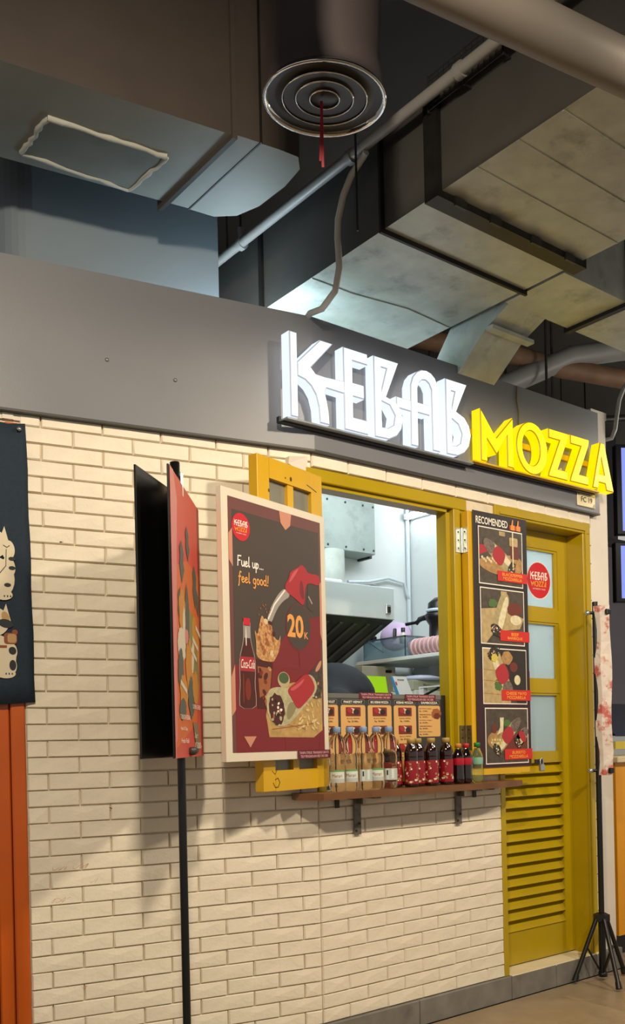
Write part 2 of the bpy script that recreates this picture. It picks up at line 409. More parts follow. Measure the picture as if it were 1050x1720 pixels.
# stall number plate
pl = tag(MB().box(1.508, 1.642, -.039, -.034, 2.150, 2.212, M('ivory_plate', 'e6d9ae', .4), bev=.002).build('number_plate'), 'small ivory number plate reading FC 19 on the grey fascia', 'plate')
pp = Print((1.508, -.0392, 2.150), (1, 0, 0), (0, -1, 0))
m_ink = M('dark_ink', '1b1a18', .6)
pp.text('FC 19', .026, .020, .110, .044, m_ink, 1, bold=.012)
pp.stroke([(.004, .056), (.013, .060)], .003, m_ink, 1).stroke([(.008, .048), (.013, .060)], .003, m_ink, 1).stroke([(.116, .004), (.126, .018)], .003, m_ink, 1)
pp.stroke([(.124, .003), (.130, .012)], .002, m_ink, 1)
pp.build('lettering', pl)

# ------------------------------------------------------------------ illuminated sign letters
K_STEM = [(-.152, 2.495), (-.119, 2.495), (-.119, 2.205), (-.152, 2.205)]
K_ARM = [(-.121, 2.396), (-.018, 2.496), (.041, 2.496), (-.062, 2.388), (-.085, 2.372), (-.121, 2.372)]
K_LEG = [(-.121, 2.392), (-.062, 2.392), (-.04, 2.373), (.006, 2.371), (.006, 2.333), (-.001, 2.318), (.008, 2.285), (.015, 2.25), (.018, 2.206), (-.026, 2.206), (-.03, 2.26), (-.042, 2.30), (-.062, 2.326), (-.088, 2.342), (-.121, 2.348)]
KE_BAR = [(.0, 2.372), (.09, 2.376), (.09, 2.331), (.0, 2.333)]
L_E = [(.085, 2.498), (.2, 2.498), (.2, 2.457), (.128, 2.457), (.128, 2.38), (.181, 2.38), (.181, 2.33), (.128, 2.33), (.128, 2.256), (.197, 2.256), (.197, 2.205), (.085, 2.205)]
L_B1 = [(.229, 2.502), (.354, 2.502), (.29, 2.364), (.332, 2.356), (.36, 2.333), (.372, 2.296), (.363, 2.258), (.338, 2.228), (.298, 2.208), (.229, 2.206)]
B1_H1 = [(.266, 2.466), (.291, 2.466), (.267, 2.392)]; B1_H2 = [(.266, 2.342), (.305, 2.335), (.33, 2.303), (.322, 2.266), (.294, 2.250), (.266, 2.248)]
BA_BAR = [(.34, 2.377), (.416, 2.377), (.416, 2.334), (.34, 2.335)]
L_A = [(.411, 2.208), (.413, 2.435), (.425, 2.468), (.447, 2.492), (.472, 2.505), (.500, 2.509), (.524, 2.504), (.545, 2.490), (.560, 2.465), (.566, 2.432), (.566, 2.208), (.526, 2.208), (.524, 2.44), (.512, 2.460), (.495, 2.469), (.475, 2.466), (.459, 2.452), (.451, 2.43), (.45, 2.208)]
A_BAR = [(.446, 2.378), (.514, 2.378), (.514, 2.338), (.446, 2.338)]
L_B2 = [(.602, 2.503), (.725, 2.503), (.662, 2.385), (.706, 2.37), (.733, 2.341), (.743, 2.304), (.730, 2.259), (.703, 2.230), (.664, 2.211), (.602, 2.209)]
B2_H1 = [(.634, 2.459), (.653, 2.459), (.636, 2.401)]; B2_H2 = [(.636, 2.35), (.670, 2.336), (.69, 2.302), (.68, 2.264), (.658, 2.25), (.636, 2.247)]
L_M = [(.800, 2.428), (.893, 2.325), (1.0, 2.428), (1.0, 2.217), (.961, 2.217), (.961, 2.344), (.894, 2.257), (.838, 2.309), (.838, 2.217), (.800, 2.217)]
def ring(cx_, cz, rx, rz, n=28): return [(cx_+rx*math.cos(2*math.pi*k/n), cz+rz*math.sin(2*math.pi*k/n)) for k in range(n)]
L_O, O_H = ring(1.122, 2.322, .102, .111), ring(1.116, 2.322, .058, .073)
L_Z1 = [(1.234, 2.43), (1.372, 2.43), (1.366, 2.4), (1.295, 2.263), (1.361, 2.263), (1.361, 2.222), (1.226, 2.222), (1.232, 2.242), (1.308, 2.389), (1.234, 2.389)]
L_Z2 = [(x+.152, z+.002) for x, z in L_Z1]
L_A2 = [(1.606, 2.436), (1.638, 2.436), (1.706, 2.222), (1.648, 2.222), (1.640, 2.252), (1.592, 2.252), (1.582, 2.222), (1.542, 2.222)]
A2_H = [(1.612, 2.365), (1.634, 2.292), (1.594, 2.292)]

def lit(name, face, side, edge, es_face, es_side, base):
    return (M(name+'_face', base, .4, emit=face, es=es_face), M(name+'_side', base, .4, emit=side, es=es_side), M(name+'_edge', base, .4, emit=edge, es=es_side*.55))
W_F = lit('white_lit_acrylic', 'f6fbff', 'dfebfc', 'b4c2d6', 1.15, .86, '7a7e84')
Y_F = lit('yellow_lit_acrylic', 'ffe200', 'ffd200', 'c88e00', 1.40, 1.05, '6a5600')
def letter(name, loops, parent, mats, y0=-.046, y1=-.097, bev=.004):
    """Box letter: filled 2-D outline extruded from the rail towards the hall, face / side / edge in different acrylic."""
    cu = bpy.data.curves.new(name, 'CURVE'); cu.dimensions = '2D'; cu.fill_mode = 'BOTH'; cu.extrude = abs(y1-y0)/2-bev; cu.bevel_depth = bev; cu.bevel_resolution = 0; cu.offset = -bev
    for lp in loops:
        sp = cu.splines.new('POLY'); sp.points.add(len(lp)-1); sp.use_cyclic_u = True
        for p, (x, z) in zip(sp.points, lp): p.co = (x, z, 0, 1)
    ob = bpy.data.objects.new(name, cu); me = bpy.data.meshes.new_from_object(ob); bpy.data.objects.remove(ob); bpy.data.curves.remove(cu)
    me.name = name
    ym = (y0+y1)/2
    for v in me.vertices: v.co = (v.co.x, ym-v.co.z, v.co.y)
    me.update(); me.materials.clear()
    for m in mats: me.materials.append(m)
    for p in me.polygons:
        ny = abs(p.normal.y); p.material_index = 0 if ny > .95 else (2 if ny > .3 else 1); p.use_smooth = False
    return link(name, me, parent)
sign1 = empty('illuminated_sign', (0.29, -.09, 2.20), label='glowing white box letters reading KEBAB on the grey fascia', cat='sign')
sign2 = empty('illuminated_sign', (1.25, -.09, 2.20), label='glowing yellow box letters reading MOZZA on the grey fascia', cat='sign')
def at_sign(o, e): o.parent = e; o.matrix_parent_inverse = Matrix.Translation(e.location).inverted(); return o
for nm, lps in (('letter_k', [K_STEM]), ('letter_k_arm', [K_ARM]), ('letter_k_leg', [K_LEG]), ('ligature_bar', [KE_BAR]), ('letter_e', [L_E]), ('letter_b', [L_B1, B1_H1, B1_H2]), ('ligature_bar', [BA_BAR]),
                ('letter_a', [L_A]), ('letter_a_crossbar', [A_BAR]), ('letter_b', [L_B2, B2_H1, B2_H2])):
    dy = -.0012 if 'bar' in nm or 'arm' in nm else 0
    at_sign(letter(nm, lps, None, W_F, -.046, -.097-dy), sign1)
for nm, lps in (('letter_m', [L_M]), ('letter_o', [L_O, O_H]), ('letter_z', [L_Z1]), ('letter_z', [L_Z2]), ('letter_a', [L_A2, A2_H])):
    at_sign(letter(nm, lps, None, Y_F), sign2)
m_rail = M('sign_rail_aluminium', 'aab0b6', .3, .6); m_raily = M('yellow_sign_rail', 'd8b000', .4)
at_sign(MB().box(-.160, .765, -.086, -.034, 2.1985, 2.2045, m_rail).box(-.162, .766, -.060, -.034, 2.194, 2.1985, m_black).box(-.168, -.160, -.05, -.034, 2.194, 2.215, m_black).build('mounting_rail', None), sign1)
at_sign(MB().box(.768, 1.61, -.086, -.034, 2.2105, 2.2165, m_raily).box(.768, 1.61, -.060, -.034, 2.206, 2.2105, m_black).build('mounting_rail', None), sign2)
at_sign(MB().box(.80, 1.68, -.046, -.036, 2.335, 2.358, m_raily).build('back_rail', None), sign2)
at_sign(MB().tube([(1.33, -.04, 2.30), (1.35, -.05, 2.275), (1.375, -.05, 2.29), (1.39, -.04, 2.27)], .004, m_white, 6).build('cable', None), sign2)

# small logo (letters as on the sign) for prints
LOGO = [[K_STEM], [K_ARM], [K_LEG], [KE_BAR], [L_E], [L_B1, B1_H1, B1_H2], [BA_BAR], [L_A], [A_BAR], [L_B2, B2_H1, B2_H2]]
LOGO2 = [[L_M], [L_O, O_H], [L_Z1], [L_Z2], [L_A2, A2_H]]
m_red = M('logo_red_print', 'c81f2c', .4); m_pwhite = M('print_white', 'efe6da', .5); m_gold = M('print_gold', 'e2962e', .5); m_pblack = M('print_black', '191614', .45)
def logo(P_, cu, cv, r, l=2, red=None, ring_w=True):
    red = red or m_red
    if ring_w: P_.ell(cu, cv, r*1.05, r*1.05, m_pwhite, l)
    P_.ell(cu, cv, r, r, red, l+1)
    for set_, x0, x1, z0, z1, v0, v1, mt, taper in ((LOGO, -.152, .743, 2.205, 2.509, .02, .48, m_pwhite, 0), (LOGO2, .80, 1.706, 2.211, 2.436, -.36, -.02, m_gold, .18)):
        for loops in set_:
            tri_in = [[Vector((((x-x0)/(x1-x0)-.5)*1.5*r, (v0+(z-z0)/(z1-z0)*(v1-v0))*r, 0)) for x, z in lp] for lp in loops]
            tri = tessellate_polygon(tri_in); flat = [p for lp in tri_in for p in lp]
            def tp(p):
                f = 1-taper*(v1*r-p.y)/((v1-v0)*r) if taper else 1
                return P_.P(cu+p.x*f, cv+p.y, l+2)
            P_.mb.add([tp(p) for p in flat], [tuple(t) for t in tri], mt)
    P_.text('AUTHENTIC TASTE', cu-.55*r, cv-.52*r, cu+.55*r, cv-.44*r, m_pwhite, l+2)

# ------------------------------------------------------------------ serving window
win = empty('window_1', (0, 0, 0), label='yellow framed serving window with two open casements', kind='structure')
MB().box(-.03, .80, -.012, .065, 2.0305, 2.077, m_yellow, bev=.003).box(.036, .6995, .005, .065, 2.016, 2.0300, m_yellow).build('head_frame', win)
MB().box(.7215, .760, -.012, .065, .925, 2.030, m_yellow, bev=.002).box(.700, .7215, .012, .065, .925, 2.018, m_yellow).box(.760, .80, -.004, .065, .925, 2.03, m_yellow).build('jamb', win)
MB().box(.0, .035, -.012, .065, .925, 2.030, m_yellow).build('jamb', win)
MB().box(-.0, .80, -.005, .13, .893, .925, M('window_sill_white', 'cfcabd', .6)).build('window_sill', win)
MB().lathe([(0, 0), (.004, 0), (.004, .002), (0, .002)], m_black, 10, T=Matrix.Translation((.7225, .03, 1.86)) @ Matrix.Rotation(-math.pi/2, 4, 'Y')).build('screw_hole', win)
MB().lathe([(0, 0), (.004, 0), (.004, .002), (0, .002)], m_black, 10, T=Matrix.Translation((.7225, .03, 1.13)) @ Matrix.Rotation(-math.pi/2, 4, 'Y')).build('screw_hole', win)
# left casement, swung out to the left
SD = Vector((-.9633, -.2685, 0)); SP = Vector((.02, -.04, 0)); SN = Vector((.2685, -.9633, 0))   # along, hinge, outward normal
RZS = math.atan2(-SD.y, -SD.x)       # local x = -SD (towards the hinge); local -y = SN
def casement(name, parent, loc, rz, W, z0, z1, mat, panes=True):
    """Frame in local x 0..-W (hinge at 0), thickness y 0..0.038 behind the front plane."""
    b = MB(); st, rl = .062, .068; th = .038
    b.box(-W, -W+st, 0, th, z0, z1, mat, bev=.002); b.box(-st, 0, 0, th, z0, z1, mat, bev=.002)
    b.box(-W+st, -st, 0, th, z1-rl, z1, mat); b.box(-W+st, -st, 0, th, z0, z0+rl, mat)
    o = b.build(name, parent, loc, rz)
    MB().box(-W*.5-.016, -W*.5+.016, .004, th-.004, z0+rl, z1-rl, mat).build('mullion', o)
    nz = 4
    zs = [z0+rl+(z1-z0-2*rl)*k/nz for k in range(nz+1)]
    for k in range(1, nz): MB().box(-W+st, -st, .008, th-.008, zs[k]-.014, zs[k]+.014, mat).build('glazing_bar', o)
    for k in range(nz):
        for xa, xb in ((-W+st, -W*.5-.016), (-W*.5+.016, -st)): MB().box(xa, xb, .017, .021, zs[k]+(.014 if k else 0), zs[k+1]-(.014 if k < nz-1 else 0), m_dullglass).build('pane', o)
    return o
cs = casement('casement', win, (.02, -.04, 0), RZS, .357, .942, 2.040, m_yellow2)
m_mark = M('brown_scuff', '4a3a10', .7)
pk = Print((.02, -.04, 0), (math.cos(RZS), math.sin(RZS), 0), (math.sin(RZS), -math.cos(RZS), 0))
for (u, v, w_, h_) in ((-.18, 1.992, .006, .008), (-.30, 1.93, .004, .006), (-.21, 1.99, .003, .003)): pk.ell(u, v, w_, h_, m_mark, 1)
pk.stroke([(-.09, 1.992), (-.06, 1.985), (-.035, 1.978)], .003, m_mark, 1)
pk.stroke([(-.31, .97), (-.30, .955), (-.285, .955), (-.275, .97), (-.285, .985), (-.30, .98)], .003, m_mark, 1)
pk.stroke([(-.315, 1.01), (-.30, .998), (-.29, 1.01), (-.285, 1.03)], .002, m_mark, 1)
sc = pk.build('scuff_marks', cs); sc.matrix_parent_inverse = (Matrix.Translation((.02, -.04, 0)) @ Matrix.Rotation(RZS, 4, 'Z')).inverted()
# right casement, folded back against the wall and door frame
cr_ = casement('casement', win, (.765, -.048, 0), math.pi, .357, .952, 2.022, m_yellow2)
cr_.location = (.765, -.010, 0)
m_hinge = M('zinc_hinge', 'b9bdb6', .3, .7)
for zc, mt in ((1.905, m_hinge), (1.105, M('rusty_hinge', '6a5a38', .5, .4, var=.3, vscale=60))):
    hb = MB().box(.728, .757, -.0155, -.012, zc-.05, zc+.05, mt).box(.7625, .7655, -.045, -.016, zc-.05, zc+.05, mt).tube([(.760, -.018, zc-.05), (.760, -.018, zc+.05)], .005, mt, 8)
    h_ = hb.build('hinge', win)
    for dz in (-.033, 0, .033):
        MB().lathe([(0, 0), (.0032, 0), (.0032, .0015), (0, .0015)], m_black, 8, T=Matrix.Translation((.742, -.0155, zc+dz)) @ Matrix.Rotation(math.pi/2, 4, 'X')).build('screw', h_)
        MB().lathe([(0, 0), (.0032, 0), (.0032, .0015), (0, .0015)], m_black, 8, T=Matrix.Translation((.7625, -.032, zc+dz)) @ Matrix.Rotation(-math.pi/2, 4, 'Y')).build('screw', h_)

# ------------------------------------------------------------------ door
door = empty('door_1', (0, 0, 0), label='yellow half-louvred door with three frosted panes', kind='structure')
MB().box(.973, 1.003, -.012, .115, .098, 2.0355, m_yellow, bev=.002).build('frame_post', door)
MB().box(1.578, 1.634, -.012, .115, .098, 2.0355, m_yellow, bev=.002).box(1.590, 1.600, -.018, -.0121, .098, 2.046, m_yellow).build('frame_post', door)
MB().box(.973, 1.634, -.012, .115, 2.036, 2.088, m_yellow, bev=.002).box(1.0, 1.60, -.018, -.0121, 2.047, 2.056, m_yellow).build('frame_head', door)
LY0, LY1 = .078, .112
lf = MB()
lf.box(1.006, 1.078, LY0, LY1, .105, 2.033, m_yellow); lf.box(1.506, 1.577, LY0, LY1, .105, 2.033, m_yellow)
PZ = [(1.027, 1.302), (1.358, 1.625), (1.684, 1.958)]
for a, b in ((.105, .255), (.985, 1.027), (1.302, 1.358), (1.625, 1.684), (1.958, 2.033)): lf.box(1.078, 1.506, LY0, LY1, a, b, m_yellow)
leaf = lf.build('leaf', door)
for a, b in PZ:
    MB().box(1.078, 1.506, .094, .100, a, b, m_frost).build('pane', leaf)
    bd = MB(); bd.box(1.486, 1.506, .082, .094, a, b, m_yellow).box(1.078, 1.098, .082, .094, a, b, m_yellow).box(1.098, 1.486, .082, .094, a, a+.010, m_yellow).box(1.098, 1.486, .082, .094, b-.010, b, m_yellow)
    bd.build('glazing_bead', leaf)
sl_me = MB().hexa([(1.078, -.022, -.024), (1.506, -.022, -.024), (1.506, -.014, -.028), (1.078, -.014, -.028), (1.078, .012, .022), (1.506, .012, .022), (1.506, .020, .018), (1.078, .020, .018)], m_yellow).mesh('slat')
NS = 15
for k in range(NS): link('slat', sl_me, leaf, (0, .094, .275+(.965-.275)*k/(NS-1)))
MB().box(1.078, 1.506, .104, .111, .255, .985, M('louvre_backing', '6b5a10', .6)).build('louvre_back', leaf)
pd = Print((1.387, .0935, 1.8162), (1, 0, 0), (0, -1, 0)); logo(pd, 0, 0, .082, 1)
tag(pd.build('logo_sticker'), 'round red logo sticker on the top pane of the yellow door', 'sticker')
pk_ = empty('padlock', (1.18, -.075, .98), label='small steel padlock hanging at the lower right of the right casement', cat='padlock')
o = MB().box(1.166, 1.192, -.072, -.056, .955, .985, m_steel, bev=.003).build('body'); at_sign(o, pk_)
o = MB().tube([(1.170, -.064, .985), (1.170, -.064, 1.002), (1.176, -.064, 1.010), (1.183, -.064, 1.010), (1.188, -.064, 1.002), (1.188, -.064, .985)], .003, m_steel, 8).build('shackle'); at_sign(o, pk_)
o = MB().box(1.148, 1.200, -.056, -.050, .988, 1.006, m_darkmetal).build('hasp'); at_sign(o, pk_)
# threshold
th = tag(MB().box(1.004, 1.64, -.024, .14, .03, .094, m_grout).build('trim_2'), 'cream tiled door threshold', kind='structure')
for a, b in ((1.004, 1.20), (1.20, 1.44), (1.44, 1.64)): MB().box(a+.001, b-.001, -.0255, .12, .092, .0995, m_cream_tile, bev=.001).build('tile', th)

# ------------------------------------------------------------------ posters
# A: big foam board on the left casement
bp = tag(MB().box(0, .535, 0, .022, 0, .84, M('white_foam_board', 'ddd3bf', .5, var=.04, vscale=6), bev=.0015).build('poster_board', loc=(0, 0, 0)), 'white framed poster board with cola bottle and fuel nozzle on the left casement', 'poster')
OB = SP+SD*.568+SN*.030+Vector((0, 0, 1.045)); bp.location = OB-SN*.0; bp.rotation_euler = (0, 0, RZS)
bp.location = OB - SN*.022 + SN*.022
P_ = Print((0, 0, 0), (1, 0, 0), (0, -1, 0))
m_maroon = M('poster_maroon', '6c413c', .45); m_dkbrown = M('poster_dark_brown', '483d36', .45); m_dred = M('poster_deep_red', '7a2226', .45); m_mred = M('poster_mid_red', '7a2428', .45)
m_peach = M('poster_peach', 'c88a70', .5); m_pred = M('poster_nozzle_red', 'a82a30', .4); m_pgrey = M('poster_steel', 'a09890', .4); m_cola = M('poster_cola_brown', '4a1c12', .4)
m_amber = M('poster_amber', '9c5a34', .4); m_ltamber = M('poster_light_amber', 'c08e58', .4, var=.45, vscale=110); m_wrap = M('poster_tortilla', 'b5ac86', .5, var=.2, vscale=60); m_kraft = M('poster_board_wood', 'b8945a', .5, var=.2, vscale=40)
m_porange = M('poster_orange_lettering', 'e8a050', .5); m_green = M('poster_green', '4a5a3a', .5)
P_.rect(.028, .028, .508, .815, m_maroon, 1)
P_.rect(.046, .30, .496, .778, m_dkbrown, 2)
P_.rect(.046, .028, .496, .30, m_dred, 2)
P_.poly([(.19, .30), (.496, .30), (.496, .49), (.40, .47), (.30, .41)], m_mred, 3)
P_.poly([(.28, .815), (.345, .815), (.338, .775), (.312, .757), (.287, .777)], m_peach, 3)
P_.poly([(.028, .62), (.046, .60), (.046, .72), (.028, .70)], m_peach, 3); P_.poly([(.496, .43), (.508, .40), (.508, .60), (.496, .62)], m_peach, 3)
P_.poly([(.028, .14), (.046, .16), (.046, .30), (.028, .26)], m_peach, 3); P_.poly([(.29, .028), (.36, .028), (.362, .075), (.285, .075)], m_mred, 3); P_.poly([(.475, .028), (.508, .028), (.508, .11), (.485, .10)], m_mred, 3)
logo(P_, .087, .728, .043, 3, m_red, False)
P_.hand('Fuel up...', .066, .607, .031, .0042, m_pwhite, 4, .02, .98); P_.hand('feel good!', .070, .557, .032, .0042, m_porange, 4, .02, 1.02)
# nozzle
P_.blob([(.392, .655), (.372, .64), (.330, .622), (.325, .60), (.300, .572), (.310, .552), (.360, .535), (.408, .510), (.412, .575), (.430, .600), (.500, .592), (.500, .634), (.430, .628), (.415, .648)], m_pred, 4)
P_.blob([(.385, .645), (.345, .622), (.322, .585), (.335, .590), (.36, .615)], M('poster_nozzle_light', 'c8545a', .4), 5); P_.blob([(.40, .60), (.41, .53), (.38, .55), (.385, .60)], m_mred, 5)
P_.poly([(.430, .596), (.496, .588), (.496, .52), (.450, .50), (.422, .515)], m_dkbrown, 4); P_.stroke([(.432, .55), (.450, .53)], .006, m_pgrey, 5)
P_.blob([(.304, .566), (.334, .542), (.290, .520), (.262, .495), (.244, .470), (.226, .440), (.203, .446), (.218, .480), (.240, .512), (.27, .545)], m_pgrey, 4); P_.stroke([(.300, .556), (.245, .505), (.212, .455)], .006, m_pwhite, 5)
# 20K
P_.ell(.372, .440, .070, .080, m_mred, 4); P_.ell(.372, .442, .066, .076, m_dkbrown, 5); P_.text('20', .310, .405, .398, .482, m_porange, 6, bold=.03); P_.text('K', .402, .405, .424, .428, m_porange, 6, bold=.01)
P_.stroke([(.372, .36), (.375, .31)], .003, m_mred, 5)
# cola bottle
bt = [(.090, .445), (.119, .447), (.118, .40), (.122, .37), (.140, .325), (.141, .285), (.136, .24), (.142, .20), (.139, .166), (.066, .165), (.064, .20), (.070, .24), (.068, .285), (.070, .325), (.088, .37), (.091, .40)]
P_.blob([(p-.0035 if p < .104 else p+.0035, q-.001) for p, q in bt], m_pgrey, 4, 1); P_.blob(bt, m_cola, 5, 1); P_.blob([(.078, .18), (.086, .18), (.086, .27), (.080, .28)], M('poster_cola_glow', '7a2a18', .4), 6); P_.blob([(.096, .36), (.102, .36), (.100, .42), (.098, .42)], m_pwhite, 7); P_.rect(.0885, .425, .120, .447, m_red, 6); P_.rect(.091, .385, .118, .423, m_pgrey, 6)
P_.rect(.069, .281, .140, .326, m_pred, 6); P_.text('Coca-Cola', .072, .290, .138, .318, m_pwhite, 7, shear=.35, bold=.005)
P_.ell(.104, .225, .014, .035, M('poster_cola_glow', '7a2a18', .4), 6)
# glass and splash
P_.poly([(.146, .322), (.232, .315), (.220, .24), (.198, .166), (.150, .166), (.146, .24)], m_cola, 4); P_.poly([(.152, .30), (.224, .295), (.212, .22), (.160, .20)], m_amber, 5)
rr = random.Random(5)
for i in range(14): P_.ell(.185+rr.uniform(-.03, .03), .23+rr.uniform(-.05, .07), rr.uniform(.004, .010), rr.uniform(.006, .014), rr.choice([m_cola, m_amber, M('poster_cola_glow', '7a2a18', .4), m_ltamber]), 6, rr.uniform(0, 3))
P_.blob([(.140, .42), (.155, .395), (.165, .43), (.180, .47), (.195, .44), (.225, .45), (.235, .40), (.262, .385), (.275, .415), (.268, .36), (.245, .33), (.232, .315), (.146, .322), (.150, .37)], m_ltamber, 5)
for i in range(26): P_.ell(.195+rr.uniform(-.04, .055), .385+rr.uniform(-.06, .06), rr.uniform(.004, .013), rr.uniform(.003, .009), rr.choice([m_amber, m_ltamber, m_amber, M('poster_foam', 'dcbf92', .4), m_cola]), 6, rr.uniform(0, 3))
for i in range(10): P_.ell(.185+rr.uniform(-.02, .04), .47+rr.uniform(-.01, .03), .0025, .003, m_amber, 5)
# cutting board, wrap, chips
P_.poly([(.190, .143), (.196, .168), (.213, .196), (.24, .222), (.278, .244), (.34, .256), (.496, .256), (.496, .097), (.445, .072), (.205, .075)], m_kraft, 4)
P_.stroke([(.22, .10), (.45, .12)], .003, m_amber, 5).stroke([(.21, .13), (.40, .10)], .002, m_amber, 5)
P_.ell(.285, .262, .032, .026, M('poster_cup', 'b9a880', .5), 5); P_.ell(.285, .268, .026, .018, m_green, 6)
m_pfoil = M('poster_foil_brown', '4a3c34', .45, var=.5, vscale=80)
P_.blob([(.39, .27), (.43, .292), (.470, .325), (.500, .350), (.500, .22), (.47, .20), (.43, .21)], m_pfoil, 5); P_.blob([(.455, .30), (.496, .345), (.496, .318), (.47, .295)], m_peach, 6)
for i in range(16): P_.ell(.47+rr.uniform(-.03, .02), .225+rr.uniform(-.03, .035), .004, .006, rr.choice([m_green, m_pfoil, m_wrap, m_kraft]), 6, rr.uniform(0, 3))
P_.blob([(.196, .225), (.25, .240), (.32, .232), (.41, .290), (.455, .278), (.475, .235), (.40, .180), (.33, .130), (.285, .108), (.225, .112), (.190, .16)], m_wrap, 6)
P_.blob([(.30, .19), (.36, .19), (.33, .145), (.295, .125)], M('poster_tortilla_shade', '8c835f', .5), 7)
P_.blob([(.296, .230), (.350, .257), (.408, .292), (.445, .268), (.458, .232), (.40, .190), (.355, .162), (.325, .20)], m_pred, 8); P_.blob([(.31, .232), (.36, .252), (.40, .275), (.38, .25), (.33, .225)], M('poster_nozzle_light', 'c8545a', .4), 9)
P_.ell(.245, .165, .040, .052, m_cola, 7, .2, wob=.08, seed=3)
for i in range(22): P_.ell(.245+rr.uniform(-.028, .028), .165+rr.uniform(-.038, .038), rr.uniform(.003, .006), rr.uniform(.003, .008), rr.choice([m_pwhite, m_pblack, m_amber, m_wrap]), 8, rr.uniform(0, 3))
for i in range(24): P_.ell(.40+rr.uniform(-.06, .09), .145+rr.uniform(-.045, .05), .004, .0095, rr.choice([M('poster_chips', 'd8c48a', .5), M('poster_chips2', 'c9b070', .5)]), 7, rr.uniform(0, 3))
P_.poly([(.081, .078), (.141, .078), (.110, .043)], m_peach, 4)
m_strip = M('maroon_notice_strip', '5e1424', .45); m_pink = M('notice_pink', 'd9a6a6', .5)
def notice(P2, u0, v0, u1, v1, l):
    P2.rect(u0, v0, u1, v1, m_strip, l); w_ = u1-u0; h_ = v1-v0
    P2.text('TANPA STRUK TRANSAKSI GRATIS', u0+w_*.05, v0+h_*.56, u1-w_*.05, v0+h_*.86, m_pink, l+1, bold=.015); P2.text('TELP PENGADUAN 0821 542 5081', u0+w_*.08, v0+h_*.14, u1-w_*.08, v0+h_*.44, m_pink, l+1, bold=.015)
notice(P_, .350, .000, .537, .029, 8)
P_.build('artwork', bp)

# B: RECOMENDED banner on the right casement
bn = tag(MB().box(0, .337, 0, .002, 0, 1.045, M('banner_dark_sheet', '2a2220', .4), bev=.0005).build('menu_banner', loc=(.787, -.053, .982)), 'tall dark banner headed RECOMENDED with four food photos', 'banner')
P_ = Print((0, -.0005, 0), (1, 0, 0), (0, -1, 0))
m_maroon2 = M('banner_maroon', '35161c', .45); P_.rect(0, 0, .337, .40, m_maroon2, 1)
m_thumb = M('thumb_orange', 'e08a3a', .5); m_cuff = M('thumb_cuff', 'c23a28', .5)
P_.text('RECOMENDED', .018, .994, .214, 1.024, m_pwhite, 2, bold=.018)
for u in (.226, .262):
    P_.rect(u, .990, u+.010, 1.010, m_cuff, 2); P_.rect(u+.008, .990, u+.034, 1.012, m_thumb, 3, .004); P_.poly([(u+.012, 1.010), (u+.022, 1.010), (u+.024, 1.034), (u+.017, 1.034)], m_thumb, 3)
m_pbrown = M('photo_dark_wood', '4a4036', .5, var=.3, vscale=40); m_pbrown2 = M('photo_shadow_brown', '2a231e', .5); m_ptan = M('photo_board_tan', 'a9824e', .5, var=.25, vscale=50); m_pcream = M('photo_tortilla_cream', 'd6cba6', .5, var=.15, vscale=70); m_pgreen = M('photo_lettuce', '4c6a34', .5); m_pcharc = M('photo_charred', '2c211e', .5, var=.5, vscale=120); m_psauce = M('photo_sauce_brown', '6b2e20', .5); m_plight = M('photo_pale_plank', 'b19a6c', .5, var=.2, vscale=40)
m_label = M('label_red', 'c8281e', .45); m_ltext = M('label_orange_text', 'f0a232', .5)
m_foil2 = M('photo_foil_brown', '6e5f55', .5, var=.4, vscale=90); m_pshade = M('photo_tortilla_shade', 'a4956c', .5, var=.2, vscale=70)
def wrapdraw(u, v, a, L, R, red=True):
    ca, sa = math.cos(a), math.sin(a)
    def q(x, y): return (u+x*ca-y*sa, v+x*sa+y*ca)
    r_ = random.Random(int(u*999))
    P_.blob([q(-L*1.05, -R*.55), q(-L*.6, -R*.85), q(L*.9, -R*1.0), q(L*.98, 0), q(L*.9, R*1.0), q(-L*.6, R*.85), q(-L*1.05, R*.55), q(-L*1.15, 0)], m_pshade, 4)
    P_.blob([q(-L*.95, -R*.1), q(L*.9, -R*.2), q(L*.93, R*.75), q(-L*.6, R*.7), q(-L*1.0, R*.45)], m_pcream, 5)
    if red:
        P_.blob([q(-L*1.2, -R*.5), q(-L*.45, -R*.9), q(-L*.4, R*.9), q(-L*1.2, R*.5)], m_foil2, 6)
        P_.blob([q(-L*.45, -R*.95), q(L*.30, -R*1.0), q(L*.36, 0), q(L*.28, R*1.0), q(-L*.45, R*.95)], m_pred, 7)
    P_.ell(*q(L*.95, 0), R*.62, R*1.0, m_pcharc, 7, a, wob=.12, seed=int(u*1000))
    for i in range(24): P_.ell(*q(L*.95+r_.uniform(-.4, .4)*R, r_.uniform(-.85, .85)*R), r_.uniform(.0015, .004), r_.uniform(.002, .005), r_.choice([m_pcream, m_psauce, m_pgreen, m_pwhite, m_pcharc, m_ptan]), 8, r_.uniform(0, 3))
photos = [(.030, .750, .306, .985), (.034, .505, .309, .737), (.040, .259, .316, .490), (.048, .012, .318, .244)]
